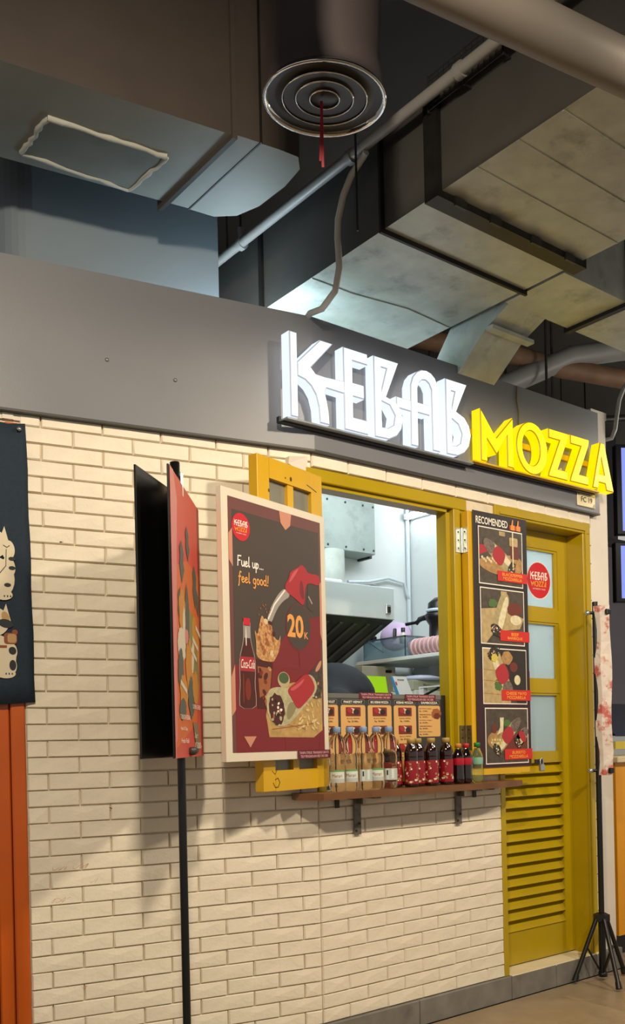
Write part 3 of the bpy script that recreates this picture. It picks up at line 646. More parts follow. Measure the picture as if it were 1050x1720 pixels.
for i, (u0, v0, u1, v1) in enumerate(photos):
    P_.rect(u0, v0, u1, v1, m_pwhite, 2); e = .0045; P_.rect(u0+e, v0+e, u1-e, v1-e, m_pbrown, 3)
    w_, h_ = u1-u0, v1-v0; X = lambda f: u0+e+(w_-2*e)*f; Yv = lambda f: v0+e+(h_-2*e)*f
    if i == 0:
        P_.blob([(X(0), Yv(.42)), (X(0), Yv(.42)), (X(.5), Yv(.55)), (X(1), Yv(.58)), (X(1), Yv(.2)), (X(.4), Yv(.16)), (X(0), Yv(.28))], m_ptan, 4); P_.rect(X(.72), Yv(.5), X(.92), Yv(.82), m_psauce, 4, .006); P_.rect(X(.70), Yv(.74), X(.90), Yv(.90), m_plight, 5, .006); P_.rect(X(.76), Yv(.35), X(.79), Yv(1), m_pcream, 8)
        wrapdraw(X(.46), Yv(.52), -.55, w_*.34, h_*.15); P_.poly([(X(0), Yv(.5)), (X(.2), Yv(.58)), (X(.22), Yv(.70)), (X(0), Yv(.68))], m_pred, 5)
        for q in range(9): P_.ell(X(.06+q*.04), Yv(.46-.03*(q % 3)), .006, .006, m_pcream, 6)
    elif i == 1:
        P_.poly([(X(0), Yv(.62)), (X(.5), Yv(.68)), (X(1), Yv(.5)), (X(.9), Yv(.3)), (X(.3), Yv(.22)), (X(.1), Yv(.0)), (X(0), Yv(0))], m_plight, 4); P_.ell(X(.78), Yv(.66), w_*.17, h_*.12, m_psauce, 5, wob=.1); P_.ell(X(.80), Yv(.46), w_*.13, h_*.09, m_pcream, 6); P_.ell(X(.80), Yv(.44), w_*.13, h_*.05, m_pbrown2, 5)
        P_.ell(X(.27), Yv(.74), w_*.10, h_*.07, m_pgreen, 6, wob=.2); wrapdraw(X(.46), Yv(.56), -1.95, w_*.30, h_*.17, False)
    elif i == 2:
        P_.rect(X(0), Yv(0), X(.62), Yv(1), m_plight, 4); P_.poly([(X(.35), Yv(1)), (X(1), Yv(1)), (X(1), Yv(0)), (X(.78), Yv(0))], m_pbrown2, 5)
        for q in (.42, .62, .18): P_.stroke([(X(0), Yv(q)), (X(.4), Yv(q-.02))], .004, m_ptan, 5)
        P_.ell(X(.55), Yv(.85), w_*.12, h_*.12, m_ptan, 5, wob=.1); P_.ell(X(.70), Yv(.68), w_*.09, h_*.09, m_psauce, 6); P_.ell(X(.78), Yv(.44), w_*.07, h_*.09, m_pcream, 7)
        P_.ell(X(.34), Yv(.34), w_*.09, h_*.10, m_pgreen, 5, wob=.15); wrapdraw(X(.42), Yv(.56), 2.1, w_*.36, h_*.17); P_.ell(X(.25), Yv(.84), w_*.07, h_*.07, M('photo_cheese', 'cdb84a', .5), 8, wob=.15)
    else:
        P_.ell(X(.28), Yv(.42), w_*.24, h_*.17, m_ptan, 4); P_.poly([(X(.2), Yv(.30)), (X(.9), Yv(.62)), (X(1), Yv(.3)), (X(.5), Yv(.18))], m_psauce, 4); P_.rect(X(.14), Yv(.55), X(.24), Yv(.72), m_psauce, 5, .006); P_.poly([(X(.25), Yv(.52)), (X(.40), Yv(.58)), (X(.42), Yv(.84)), (X(.33), Yv(.84)), (X(.33), Yv(.66))], m_pcream, 5)
        P_.ell(X(.50), Yv(.74), w_*.08, h_*.06, m_pgreen, 5, wob=.2); wrapdraw(X(.50), Yv(.50), 3.85, w_*.34, h_*.13); wrapdraw(X(.86), Yv(.48), 3.9, w_*.15, h_*.12)
        for q in range(14): P_.ell(X(.12+.02*q), Yv(.38+.05*math.sin(q*2)), .006, .005, M('photo_cheese', 'cdb84a', .5) if q % 2 else m_pcream, 6)
    if i < 2: P_.rect(X(.46), Yv(.90), X(.60), Yv(.98), m_plight, 5, .003)
labs = [('BLACKPEPPER', 'MOZZARELLA', .142, .770, .330, .812), ('BEEF', 'BARBEQUE', .150, .522, .337, .566), ('CHEESE MAYO', 'MOZZARELLA', .152, .275, .337, .319), ('BURRITO', 'MOZZARELLA', .163, .028, .340, .072)]
for a, b, u0, v0, u1, v1 in labs:
    P_.rect(u0, v0, u1, v1, m_label, 9); wa = .13*len(a)/11; wb = .13*len(b)/11; c_ = (u0+u1)/2
    P_.text(a, c_-wa/2, v0+.023, c_+wa/2, v0+.036, m_ltext, 10, bold=.015); P_.text(b, c_-wb/2, v0+.006, c_+wb/2, v0+.019, m_ltext, 10, bold=.015)
P_.build('artwork', bn)

# ------------------------------------------------------------------ shelf and brackets
sh = empty('wall_shelf', (.45, -.05, .9), label='brown wooden shelf plank under the serving window', cat='shelf')
pl_ = [(-.105, .012), (-.135, -.045), (-.085, -.145), (.0, -.152), (.60, -.150), (.80, -.145), (.94, -.125), (1.005, -.10), (1.01, -.08), (.96, -.02), (.0, -.02)]
o = MB().prism(pl_, 'z', .902, .925, m_wood).build('plank'); at_sign(o, sh)
m_br = M('grey_bracket_steel', '6e675c', .5, .4, var=.25, vscale=40, stain=('3a342c', 25, .55, .8))
for x in (.168, .703):
    b = MB().box(x-.016, x+.016, -.024, -.018, .76, .902, m_br, bev=.001).box(x-.016, x+.016, -.135, -.018, .896, .902, m_br)
    b.box(x-.003, x+.003, -.052, -.0245, .872, .8955, m_br)
    b.tube([(x-.010, -.0245, .775), (x-.010, -.029, .775)], .004, m_darkmetal, 8).tube([(x+.006, -.0245, .80), (x+.006, -.029, .80)], .004, m_darkmetal, 8)
    at_sign(b.build('bracket'), sh)
for x in (.075, .80): at_sign(MB().box(x-.009, x+.009, -.022, -.017, .862, .902, m_darkmetal).box(x-.009, x+.009, -.12, -.017, .896, .902, m_darkmetal).build('small_bracket'), sh)

# ------------------------------------------------------------------ bottles
m_pet = M('clear_pet_water', 'fafdfc', .02, trans=1.0, ior=1.33); m_capb = M('pale_blue_cap', '7c96bd', .4)
m_lab = M('water_label_white', 'cfdcd2', .4); m_labg = M('water_label_green', '6d9a5c', .4); m_labr = M('water_label_red', 'a83040', .4); m_labgrey = M('water_label_grey', 'b6bdb8', .4)
m_tea = M('dark_tea', '230b08', .07, coat=.6); m_capg = M('gold_cap', 'a88a4a', .4); m_tlab = M('tea_label_red', '8a1420', .3); m_tgold = M('tea_label_gold', 'a88450', .35)
m_colab = M('cola_liquid', '160706', .06, coat=.6); m_colalab = M('cola_label_red', 'a81428', .3); m_capo = M('orange_cap', 'c07820', .4); m_capr = M('red_cap', 'b0202a', .4); m_lime = M('lemon_soda', 'e4ecae', .05, trans=.9, ior=1.2); m_capgr = M('green_cap', '1f7a2e', .4); m_glab = M('lemon_label', '7fb09a', .35)
BT = {}
def bottle(kind, x, y, label, group, rz=0.0):
    root = empty('bottle', (x, y, .925), rz, label=label, cat='bottle', group=group)
    if kind not in BT:
        d = {}
        if kind.startswith('water'):
            prof = [(0, .003), (.020, 0), (.0285, .006), (.030, .018), (.0295, .03), (.0295, .088), (.0275, .094), (.0295, .10), (.030, .125), (.027, .130), (.0265, .134), (.0295, .140), (.030, .165), (.027, .182), (.018, .197), (.0125, .204), (.0115, .208)]
            d['body'] = MB().lathe(prof, m_pet, 24).mesh('bottle_body')
            cp = MB().lathe([(0, .227), (.012, .227), (.0135, .225), (.0135, .208), (.0115, .2065), (0, .2065)], m_capb, 16)
            d['cap'] = cp.mesh('bottle_cap')
            lb = MB(); n = 20
            def band(r, a0, a1, z0, z1, mt, k=10):
                v = []; f = []
                for i in range(k+1):
                    t = math.radians(a0+(a1-a0)*i/k); v += [(r*math.cos(t), r*math.sin(t), z0), (r*math.cos(t), r*math.sin(t), z1)]
                for i in range(k): f.append((2*i, 2*i+2, 2*i+3, 2*i+1))
                lb.add(v, f, mt, True)
            if kind == 'water':
                band(.0302, 175, 285, .032, .070, m_lab); band(.0302, 175, 285, .070, .077, m_labg); band(.0304, 175, 285, .032, .046, m_labgrey)
                lw = Print((0, 0, 0), (1, 0, 0), (0, -1, 0)); lw.text('Merari', 0, 0, .036, .012, m_labr, 0)
                me_ = lw.mb
                lb.add([(.0307*math.cos(math.radians(198)+p[0]/.0307), .0307*math.sin(math.radians(198)+p[0]/.0307), .050+p[2]) for p in me_.v], me_.f, m_labr)
            else:
                band(.0302, 190, 300, .032, .074, m_labgrey); band(.0304, 205, 225, .034, .074, m_lab, 3); band(.0306, 210, 220, .050, .068, m_pblack, 3); band(.0304, 243, 262, .038, .072, m_lab, 3)
            d['label'] = lb.mesh('bottle_label')
        elif kind == 'tea':
            d['body'] = MB().lathe([(0, .002), (.022, 0), (.0265, .005), (.027, .012), (.027, .10), (.0255, .106), (.0265, .112), (.0265, .128), (.022, .148), (.014, .160), (.0135, .164)], m_tea, 20).mesh('bottle_body')
            d['cap'] = MB().lathe([(0, .182), (.0135, .182), (.015, .180), (.015, .163), (0, .163)], m_capg, 16).mesh('bottle_cap')
            b = MB().lathe([(.0272, .012), (.0274, .014), (.0274, .096), (.0272, .098)], m_tlab, 20); r_ = random.Random(9)
            for i in range(46):
                t = r_.uniform(math.pi*.8, math.pi*2.1); z = r_.choice([r_.uniform(.016, .045), r_.uniform(.016, .095)]); s_ = r_.uniform(.0015, .004)
                b.add([(.0277*math.cos(t+dx/.027), .0277*math.sin(t+dx/.027), z+dz) for dx, dz in ((-s_, -s_), (s_, -s_), (s_, s_), (-s_, s_))], [(0, 1, 2, 3)], m_tgold if i % 3 else m_pwhite)
            d['label'] = b.mesh('bottle_label')
        else:
            mb_, mc, ml, z = {'colao': (m_colab, m_capo, m_colalab, .158), 'colar': (m_colab, m_capr, m_colalab, .158), 'lemon': (m_lime, m_capgr, m_glab, .160)}[kind]
            d['body'] = MB().lathe([(0, .003), (.014, 0), (.0215, .006), (.023, .02), (.0215, .045), (.0215, .075), (.023, .095), (.0215, .112), (.013, .132), (.0115, .138)], mb_, 20).mesh('bottle_body')
            d['cap'] = MB().lathe([(0, z), (.011, z), (.0125, z-.002), (.0125, z-.018), (0, z-.018)], mc, 14).mesh('bottle_cap')
            d['label'] = MB().lathe([(.0219, .074), (.0223, .076), (.0233, .095), (.0229, .101)], ml, 20).mesh('bottle_label')
        BT[kind] = d
    for part in ('body', 'cap', 'label'): link(part, BT[kind][part], root)
    return root
xs = [.031, .092, .154, .216, .278]
lw_ = ['leftmost clear water bottle with a blue cap, beside the poster board', 'second clear water bottle from the poster board, red lettering on its label', 'middle of the five clear water bottles, bar code turned to the front', 'fourth clear water bottle from the poster board, green topped label', 'rightmost clear water bottle, beside the dark tea bottles']
for i, x in enumerate(xs): bottle('water' if i in (0, 1, 3) else 'waterb', x, -.080+(.003 if i % 2 else 0), lw_[i], 'clear water bottles on the shelf', random.uniform(-.15, .15))
tx = [(.334, -.050), (.382, -.088), (.437, -.068), (.4915, -.084), (.533, -.045), (.584, -.074)]
lt = ['dark tea bottle with gold cap, half hidden behind the rightmost water bottle', 'dark tea bottle with gold cap, frontmost and second of its row from the left', 'third dark tea bottle from the left, with gold cap and red label', 'fourth dark tea bottle from the left, with gold cap and red label', 'fifth dark tea bottle from the left, set back, with gold cap', 'rightmost dark tea bottle with gold cap, next to the cola bottles']
for i, (x, y) in enumerate(tx): bottle('tea', x, y, lt[i], 'dark tea bottles on the shelf', random.uniform(-1, 1))
bottle('colao', .641, -.084, 'small cola bottle with an orange cap', 'small soda bottles on the shelf'); bottle('colar', .688, -.082, 'small cola bottle with a red cap', 'small soda bottles on the shelf', .8)
bottle('lemon', .749, -.085, 'small clear lemon soda bottle with a green cap', 'small soda bottles on the shelf')

# ------------------------------------------------------------------ menu board in the window
mn = tag(MB().box(.04, .697, .034, .042, .925, 1.279, M('menu_board_dark', '3a3836', .35), bev=.001).build('menu_board'), 'dark menu board of price cards standing in the serving window', 'menu board')
P_ = Print((0, .0338, 0), (1, 0, 0), (0, -1, 0))
m_card = M('menu_card_peach', 'd8a866', .5); m_mgrey = M('menu_grey_band', '6a6864', .4); m_mblack = M('menu_black', '181615', .45); m_mtxt = M('menu_text_brown', '3a2414', .5); m_greenb = M('menu_header_green', '2c322a', .5); m_photo = M('menu_photo_red', '7a2a22', .5)
P_.rect(.04, 1.262, .697, 1.279, m_mgrey, 1); P_.rect(.672, .925, .697, 1.279, m_mblack, 1)
cols = [(.035, .1317, 'KEBAB KULIT'), (.1442, .2654, 'PAKET HEMAT'), (.2772, .3989, 'BIG KEBAB MOZZA'), (.4106, .5303, 'KEBAB MOZZA'), (.5425, .6648, 'SAMBOZZA')]
prices = ['Rp. 20.000,-', 'Rp. 25.000,-', 'Rp. 30.000,-', 'Rp. 15.000,-']
for ci, (a, b, t) in enumerate(cols):
    a = max(a, .045)
    P_.rect(a+.004, 1.239, b-.004, 1.257, m_pgrey, 2, .006); P_.rect(a+.005, 1.240, b-.005, 1.256, m_greenb, 3, .006); P_.text(t, a+.015, 1.243, b-.015, 1.252, m_pwhite, 4, bold=.02)
    P_.rect(a, .94 if ci < 4 else 1.113, b, 1.236, m_card, 2, .008)
    if ci < 4:
        for k in range(3):
            z = 1.228-k*.070; w_ = b-a
            P_.rect(a+w_*.2, z-.034, b-w_*.2, z, m_photo, 3, .003); P_.ell(a+w_*.5, z-.014, w_*.16, .009, m_pcream, 4, -.4); P_.ell(a+w_*.62, z-.018, w_*.12, .011, m_pcharc, 5); P_.ell(a+w_*.36, z-.012, w_*.12, .010, m_pred, 5, -.3)
            P_.text('BLACK PEPPER', a+w_*.25, z-.045, b-w_*.25, z-.040, m_mtxt, 3); P_.text(prices[(ci+k) % 4], a+w_*.28, z-.058, b-w_*.28, z-.050, m_mtxt, 3, bold=.02)
    else:
        for k in range(5):
            z = 1.226-k*.023
            P_.text('KEBAB MOZZARELLA' if k % 2 else 'EXTRA KEJU', a+.006, z-.005, a+.075, z, m_mtxt, 3, bold=.01); P_.text('Rp. %d.000,-' % (15+5*k), a+.006, z-.016, a+.055, z-.009, m_mtxt, 3, bold=.02)
        P_.ell(b-.022, 1.205, .026, .020, m_amber, 4, wob=.15); P_.ell(b-.018, 1.195, .018, .012, m_psauce, 5, wob=.15)
notice(P_, .235, 1.258, .405, 1.284, 6); notice(P_, .470, 1.252, .640, 1.280, 6)
P_.build('artwork', mn)

# ------------------------------------------------------------------ kitchen interior
def thing(name, mb, label, cat, group=None, **k): return tag(mb.build(name, **k), label, cat, group)
kw = tag(MB().box(-.9, 1.70, 1.2, 1.28, 0, 2.75, m_inwall).build('wall_back'), 'white back wall inside the stall', kind='structure')
tag(MB().box(1.645, 1.659, .10, 1.2, 0, 2.59, m_inwall).build('wall_side'), 'white side wall inside the stall', kind='structure')
tag(MB().box(-.98, 1.645, .10, 1.2, -.003, .0, M('kitchen_floor', '6a655c', .6)).build('floor_kitchen'), 'kitchen floor inside the stall', kind='structure')
m_tube = M('fluorescent_tube', 'ffffff', .4, emit='eaf6ff', es=14)
ft = empty('tube_lamp', (1.62, 1.03, 2.37), label='bright white fluorescent tube on the side wall inside the stall', cat='lamp')
at_sign(MB().tube([(1.605, .82, 2.358), (1.605, 1.165, 2.358)], .013, m_tube, 12).build('tube'), ft)
at_sign(MB().box(1.618, 1.645, .80, 1.18, 2.345, 2.385, m_white, bev=.003).box(1.59, 1.62, .805, .82, 2.343, 2.373, m_white).box(1.59, 1.62, 1.165, 1.18, 2.343, 2.373, m_white).build('housing'), ft)
nl = bpy.data.lights.new('neighbour_fill_light', 'POINT'); nl.energy = 14; nl.color = (1.0, .92, .80); nl.shadow_soft_size = .12  # added unseen point light, brightens the neighbouring stall
no_ = bpy.data.objects.new('neighbour_fill_light', nl); COL.objects.link(no_); no_.location = (2.45, -.35, 2.55)
wl = bpy.data.lights.new('kitchen_fill_light', 'AREA'); wl.shape = 'RECTANGLE'; wl.size = .9; wl.size_y = .35; wl.energy = 9; wl.color = (.88, .96, 1.0)  # added unseen area light, fills the kitchen beyond what the tube gives
wo = bpy.data.objects.new('kitchen_fill_light', wl); COL.objects.link(wo); wo.location = (.95, .45, 2.50); wo.rotation_euler = (Vector((.12, .55, -.8))).to_track_quat('-Z', 'Y').to_euler()
# conduit in the corner
cd = MB().tube([(1.622, 1.185, .9), (1.622, 1.185, 2.7)], .012, M('white_conduit', 'c9d2d6', .5), 10)
cd.tube([(1.622, 1.180, 1.90), (1.60, 1.178, 1.92), (1.575, 1.175, 1.985), (1.45, 1.17, 2.0), (1.30, 1.165, 1.965), (1.15, 1.16, 1.95)], .009, M('white_conduit', 'c9d2d6', .5), 8)
thing('conduit_pipe', cd, 'white conduit running down the corner inside the stall', 'pipe')
gb = empty('extractor_box', (1.08, 1.1, 2.22), label='galvanised extractor box high on the kitchen back wall', cat='extractor box')
m_exbox = M('dull_galvanised_box', '98a29c', .5, .3, var=.08, vscale=10, stain=('7a827c', 8, .55, .8))
at_sign(MB().box(.55, 1.255, 1.05, 1.20, 2.085, 2.355, m_exbox, bev=.004).build('box'), gb)
at_sign(MB().box(1.255, 1.272, 1.10, 1.20, 2.075, 2.365, m_fdark).build('collar'), gb)
for x in (.93, 1.05, 1.17, 1.24):
    for z in (2.105, 2.335): at_sign(MB().lathe([(0, 0), (.006, 0), (.006, .003), (0, .003)], m_fdark, 8, T=Matrix.Translation((x, 1.05, z)) @ Matrix.Rotation(math.pi/2, 4, 'X')).build('rivet'), gb)
at_sign(MB().tube([(.98, 1.12, 1.856), (.98, 1.12, 2.086)], .09, m_galv, 16).build('flue'), gb)
hd = empty('exhaust_hood', (.9, .95, 1.7), label='stainless exhaust hood with a black switch on the kitchen back wall', cat='hood')
at_sign(MB().box(.30, 1.10, .75, 1.20, 1.695, 1.852, M('hood_satin_steel', 'c6cccc', .38, .35, var=.05, vscale=4), bev=.003).build('canopy'), hd)
at_sign(MB().hexa([(.30, .76, 1.69), (1.095, .76, 1.69), (1.095, 1.19, 1.50), (.30, 1.19, 1.50), (.30, .76, 1.695), (1.095, .76, 1.695), (1.095, 1.19, 1.695), (.30, 1.19, 1.695)], M('hood_dark_underside', '24211f', .4, .3)).build('filter_bank'), hd)
for k in range(8):
    x = .45+k*.085; at_sign(MB().hexa([(x, .80, 1.668), (x+.02, .80, 1.668), (x+.02, 1.17, 1.503), (x, 1.17, 1.503), (x, .80, 1.674), (x+.02, .80, 1.674), (x+.02, 1.17, 1.509), (x, 1.17, 1.509)], M('filter_steel', '5a5856', .3, .7)).build('baffle'), hd)
sw = at_sign(MB().box(1.040, 1.070, .742, .750, 1.722, 1.768, m_steel, bev=.002).build('switch_plate'), hd); at_sign(MB().box(1.044, 1.066, .738, .743, 1.727, 1.757, m_black, bev=.002).build('switch_button'), hd)
thing('spare_cable', MB().tube([(.86, .95, 1.862), (.93, .85, 1.864), (1.0, .80, 1.866), (1.06, .82, 1.864), (1.08, .9, 1.862), (1.02, .98, 1.862), (.95, .95, 1.863)], .008, M('grey_cable', '6a6a6a', .5), 8), 'grey cable coiled on top of the exhaust hood', 'cable')
thing('folded_cloth', MB().box(.68, .80, .78, .9, 1.852, 1.872, M('white_cloth', 'd6dcdc', .8), bev=.008), 'white folded cloth on top of the exhaust hood', 'cloth')
# side shelf with box, lid, cups
rk = empty('kitchen_shelf', (1.42, .8, 1.51), label='white shelf board along the kitchen side wall', cat='shelf')
at_sign(MB().box(1.20, 1.645, .34, 1.17, 1.506, 1.524, M('white_shelf_board', 'dcdedb', .5), bev=.002).build('board'), rk)
at_sign(MB().box(1.60, 1.645, .5, .52, 1.40, 1.506, m_white).build('bracket'), rk); at_sign(MB().box(1.60, 1.645, 1.0, 1.02, 1.40, 1.506, m_white).build('bracket'), rk)
m_clearbox = M('clear_blue_plastic', 'bcd0d8', .15, trans=.75, ior=1.15)
cb = MB(); X0, X1, Y0, Y1, ZA, ZB = 1.215, 1.355, .80, 1.12, 1.524, 1.632
for q in ((X0, X0+.003, Y0, Y1), (X1-.003, X1, Y0, Y1), (X0, X1, Y0, Y0+.003), (X0, X1, Y1-.003, Y1)): cb.box(*q, ZA, ZB, m_clearbox)
cb.box(X0, X1, Y0, Y1, ZA, ZA+.003, m_clearbox).box(X0-.006, X0, Y0-.006, Y1+.006, ZB-.008, ZB, m_clearbox).box(X0-.006, X1, Y0-.006, Y0, ZB-.008, ZB, m_clearbox)
thing('storage_box', cb, 'clear bluish plastic storage box full of utensils on the kitchen shelf', 'box')
m_lilac = M('lilac_plastic', 'd3b6da', .35)
pn = empty('frying_pan', (1.30, .96, 1.66), label='lilac lidded pan resting in the storage box', cat='pan')
Tp = Matrix.Translation((1.305, .965, 1.655)) @ Matrix.Rotation(math.radians(38), 4, 'Z') @ Matrix.Rotation(math.radians(-72), 4, 'Y') 
at_sign(MB().lathe([(0, .018), (.04, .014), (.075, .0), (.085, -.02), (.08, -.022), (0, -.022)], m_lilac, 24, T=Tp).build('lid'), pn)
at_sign(MB().tube([(1.30, .88, 1.70), (1.32, .83, 1.705), (1.34, .79, 1.725)], [.009, .008, .012], m_black, 8).build('handle'), pn)
at_sign(MB().box(-.025, .025, -.009, .009, .016, .034, m_black, T=Tp, bev=.004).build('knob'), pn)
thing('spatula', MB().tube([(1.235, 1.09, 1.62), (1.245, .99, 1.56)], .004, m_steel, 8).tube([(1.235, 1.10, 1.63), (1.225, 1.135, 1.655)], [.012, .016], m_black, 8), 'dark handled spatula leaning in the storage box', 'utensil')
thing('kitchen_tongs', MB().tube([(1.26, 1.08, 1.64), (1.25, 1.12, 1.665), (1.27, 1.16, 1.67)], [.018, .026, .014], m_black, 8), 'black bundle of tools behind the lilac pan', 'utensil')
thing('small_bottle', MB().lathe([(0, 0), (.018, 0), (.018, .04), (.010, .05), (.010, .056)], m_white, 14, T=Matrix.Translation((1.26, .86, 1.60))).lathe([(.011, .056), (.011, .078), (0, .078)], m_black, 12, T=Matrix.Translation((1.26, .86, 1.60))), 'tiny white bottle with a black cap in the storage box', 'bottle')
m_org = M('orange_plastic', 'e2682a', .5)
thing('orange_bag', MB().lathe([(0, 0), (.05, 0), (.06, .05), (.04, .09), (.012, .115), (0, .118)], m_org, 9, T=Matrix.Translation((1.47, .95, 1.524)), smooth=False), 'crumpled orange bag behind the storage box', 'bag')
cpb = empty('paper_cup_stack', (1.30, .7, 1.58), label='lying stack of pink printed paper cups on the kitchen shelf', cat='cup stack')
m_cup = M('pink_printed_cup', 'd8aeb0', .5, var=.12, vscale=60); m_cup2 = M('cup_rim', 'd6b6b8', .5)
Tc = Matrix.Translation((1.255, .785, 1.5685)) @ Matrix.Rotation(math.pi/2, 4, 'X')
for k in range(11): at_sign(MB().lathe([(.0, k*.03-.001), (.036, k*.03), (.043, k*.03+.024), (.0445, k*.03+.026), (.0445, k*.03+.029), (.040, k*.03+.0295), (.0, k*.03+.0295)], m_cup if k % 2 else m_cup2, 20, T=Tc).build('cup'), cpb)
bk = MB().lathe([(0, 0), (.066, 0), (.066, .09), (.056, .11), (.054, .17), (.072, .20), (.078, .222), (.06, .235), (0, .235)], m_black, 20, T=Matrix.Translation((1.44, .775, 1.5245)))
bk.tube([(1.415, .845, 1.74), (1.405, .885, 1.735), (1.40, .905, 1.71)], [.016, .013, .009], m_black, 8)
thing('coffee_jug', bk, 'black jug with a spout at the near end of the kitchen shelf', 'jug')
thing('jug_lid', MB().lathe([(.064, 0), (.070, .006), (.066, .016), (0, .02)], M('pale_blue_lid', 'c6d6de', .3), 18, T=Matrix.Translation((1.44, .775, 1.7597))).lathe([(.06, .018), (.056, .05), (.025, .075), (0, .076)], m_black, 16, T=Matrix.Translation((1.44, .775, 1.7597))), 'pale ringed black lid on top of the black jug', 'lid')
# counter with small things
ct = empty('kitchen_counter', (1.1, .6, 0), label='stainless kitchen counter behind the menu board', cat='counter')
at_sign(MB().box(.825, 1.60, .42, 1.165, 1.245, 1.27, m_steel, bev=.003).build('counter_top'), ct); at_sign(MB().box(.84, 1.59, .46, 1.15, 0, 1.245, M('counter_body_grey', '6b6d6c', .5)).build('counter_body'), ct)
thing('appliance_box', MB().box(1.10, 1.335, 1.0, 1.15, 1.27, 1.49, M('beige_appliance', 'b3ae9e', .5), bev=.004).box(1.26, 1.30, .995, 1.0, 1.458, 1.472, m_black), 'beige appliance with a dark slot at the back of the counter', 'appliance')
m_neon = M('neon_green_paper', 'b8f010', .6)
thing('neon_paper', MB().hexa([(1.035, .86, 1.27), (1.160, .86, 1.27), (1.160, .867, 1.27), (1.035, .867, 1.27), (1.008, .90, 1.428), (1.168, .90, 1.428), (1.168, .907, 1.428), (1.008, .907, 1.428)], m_neon), 'neon yellow-green paper card leaning on the counter', 'card')
qc = empty('payment_card', (.91, .5, 1.27), label='white and blue payment card standing on the counter', cat='card')
m_cblue = M('card_blue', '2f86b8', .5); m_cgrey = M('card_grey_print', '8c8c88', .5)
Tq = Matrix.Translation((.842, .475, 1.2705)) @ Matrix.Scale(.85, 4) @ Matrix.Rotation(math.radians(-14), 4, 'X')
def qsheet(a0, a1, b0, b1, y0, y1, mt): return MB().hexa([(a0+.026*(1-b0/.15), y0, b0), (a1+.036*(1-b0/.15), y0, b0), (a1+.036*(1-b0/.15), y1, b0), (a0+.026*(1-b0/.15), y1, b0), (a0+.026*(1-b1/.15), y0, b1), (a1+.036*(1-b1/.15), y0, b1), (a1+.036*(1-b1/.15), y1, b1), (a0+.026*(1-b1/.15), y1, b1)], mt, T=Tq)
at_sign(qsheet(.0, .108, .0, .15, 0, .004, m_white).build('sheet'), qc); at_sign(qsheet(-.010, .006, .0, .148, -.002, 0, m_cblue).build('side_band'), qc); at_sign(qsheet(.012, .020, .10, .118, -.0022, -.002, M('card_red', 'c83a4a', .5)).build('red_mark'), qc); at_sign(qsheet(.036, .082, .128, .133, -.002, 0, m_cgrey).build('print_line'), qc)
bx = thing('paper_box', MB().box(1.03, 1.25, .56, .70, 1.338, 1.385, M('pale_grey_green_box', 'a5a890', .6), bev=.002), 'pale box lettered Electronic lying on white boxes on the counter', 'box')
pe = Print((1.03, .5595, 1.338), (1, 0, 0), (0, -1, 0)); pe.text('Electronic', .07, .016, .15, .030, m_ink, 1, bold=.01); pe.build('lettering', bx)
thing('white_box_stack', MB().box(1.035, 1.31, .55, .72, 1.27, 1.3365, M('white_card', 'cfd2cc', .6), bev=.003), 'white carton under the pale lettered box', 'carton')
thing('plastic_lid', MB().lathe([(0, 0), (.10, 0), (.108, .006), (.10, .016), (.06, .026), (0, .028)], M('lilac_grey_lid', '9ea2b8', .4), 24, T=Matrix.Translation((1.145, .63, 1.3858))), 'lilac-grey plastic lid on the pale lettered box', 'lid')
pst = tag(MB().box(.742, .748, .09, .16, .926, 1.28, M('white_acrylic_sheet', 'd5dcdc', .4)).build('acrylic_sheet'), 'white sheet edge standing beside the menu board', 'sheet')
stc = tag(MB().box(.955, 1.012, .30, .303, 1.345, 1.497, m_pwhite).build('sticker_strip', None), 'strip of purple and orange stickers by the window post', 'stickers')
ps = Print((.955, .2995, 1.345), (1, 0, 0), (0, -1, 0))
ps.rect(.004, .108, .053, .148, M('sticker_indigo', '40407e', .5), 1).ell(.03, .128, .012, .016, m_pgrey, 2).rect(.004, .062, .053, .102, M('sticker_purple', '8a7ab0', .5), 1).text('V', .012, .068, .034, .096, M('sticker_indigo', '40407e', .5), 2).rect(.004, .016, .053, .056, M('sticker_brown', '6a3a28', .5), 1).ell(.03, .036, .012, .014, m_gold, 2)
ps.build('artwork', stc)
thing('card_stand', MB().box(.965, 1.0, .303, .45, 1.338, 1.345, m_white).box(.97, .995, .43, .46, 1.2705, 1.345, m_white).tube([(.99, .31, 1.352), (.965, .34, 1.33), (.94, .40, 1.30), (.93, .44, 1.278)], .006, m_black, 8), 'small white stand with a black cable under the sticker strip', 'stand')

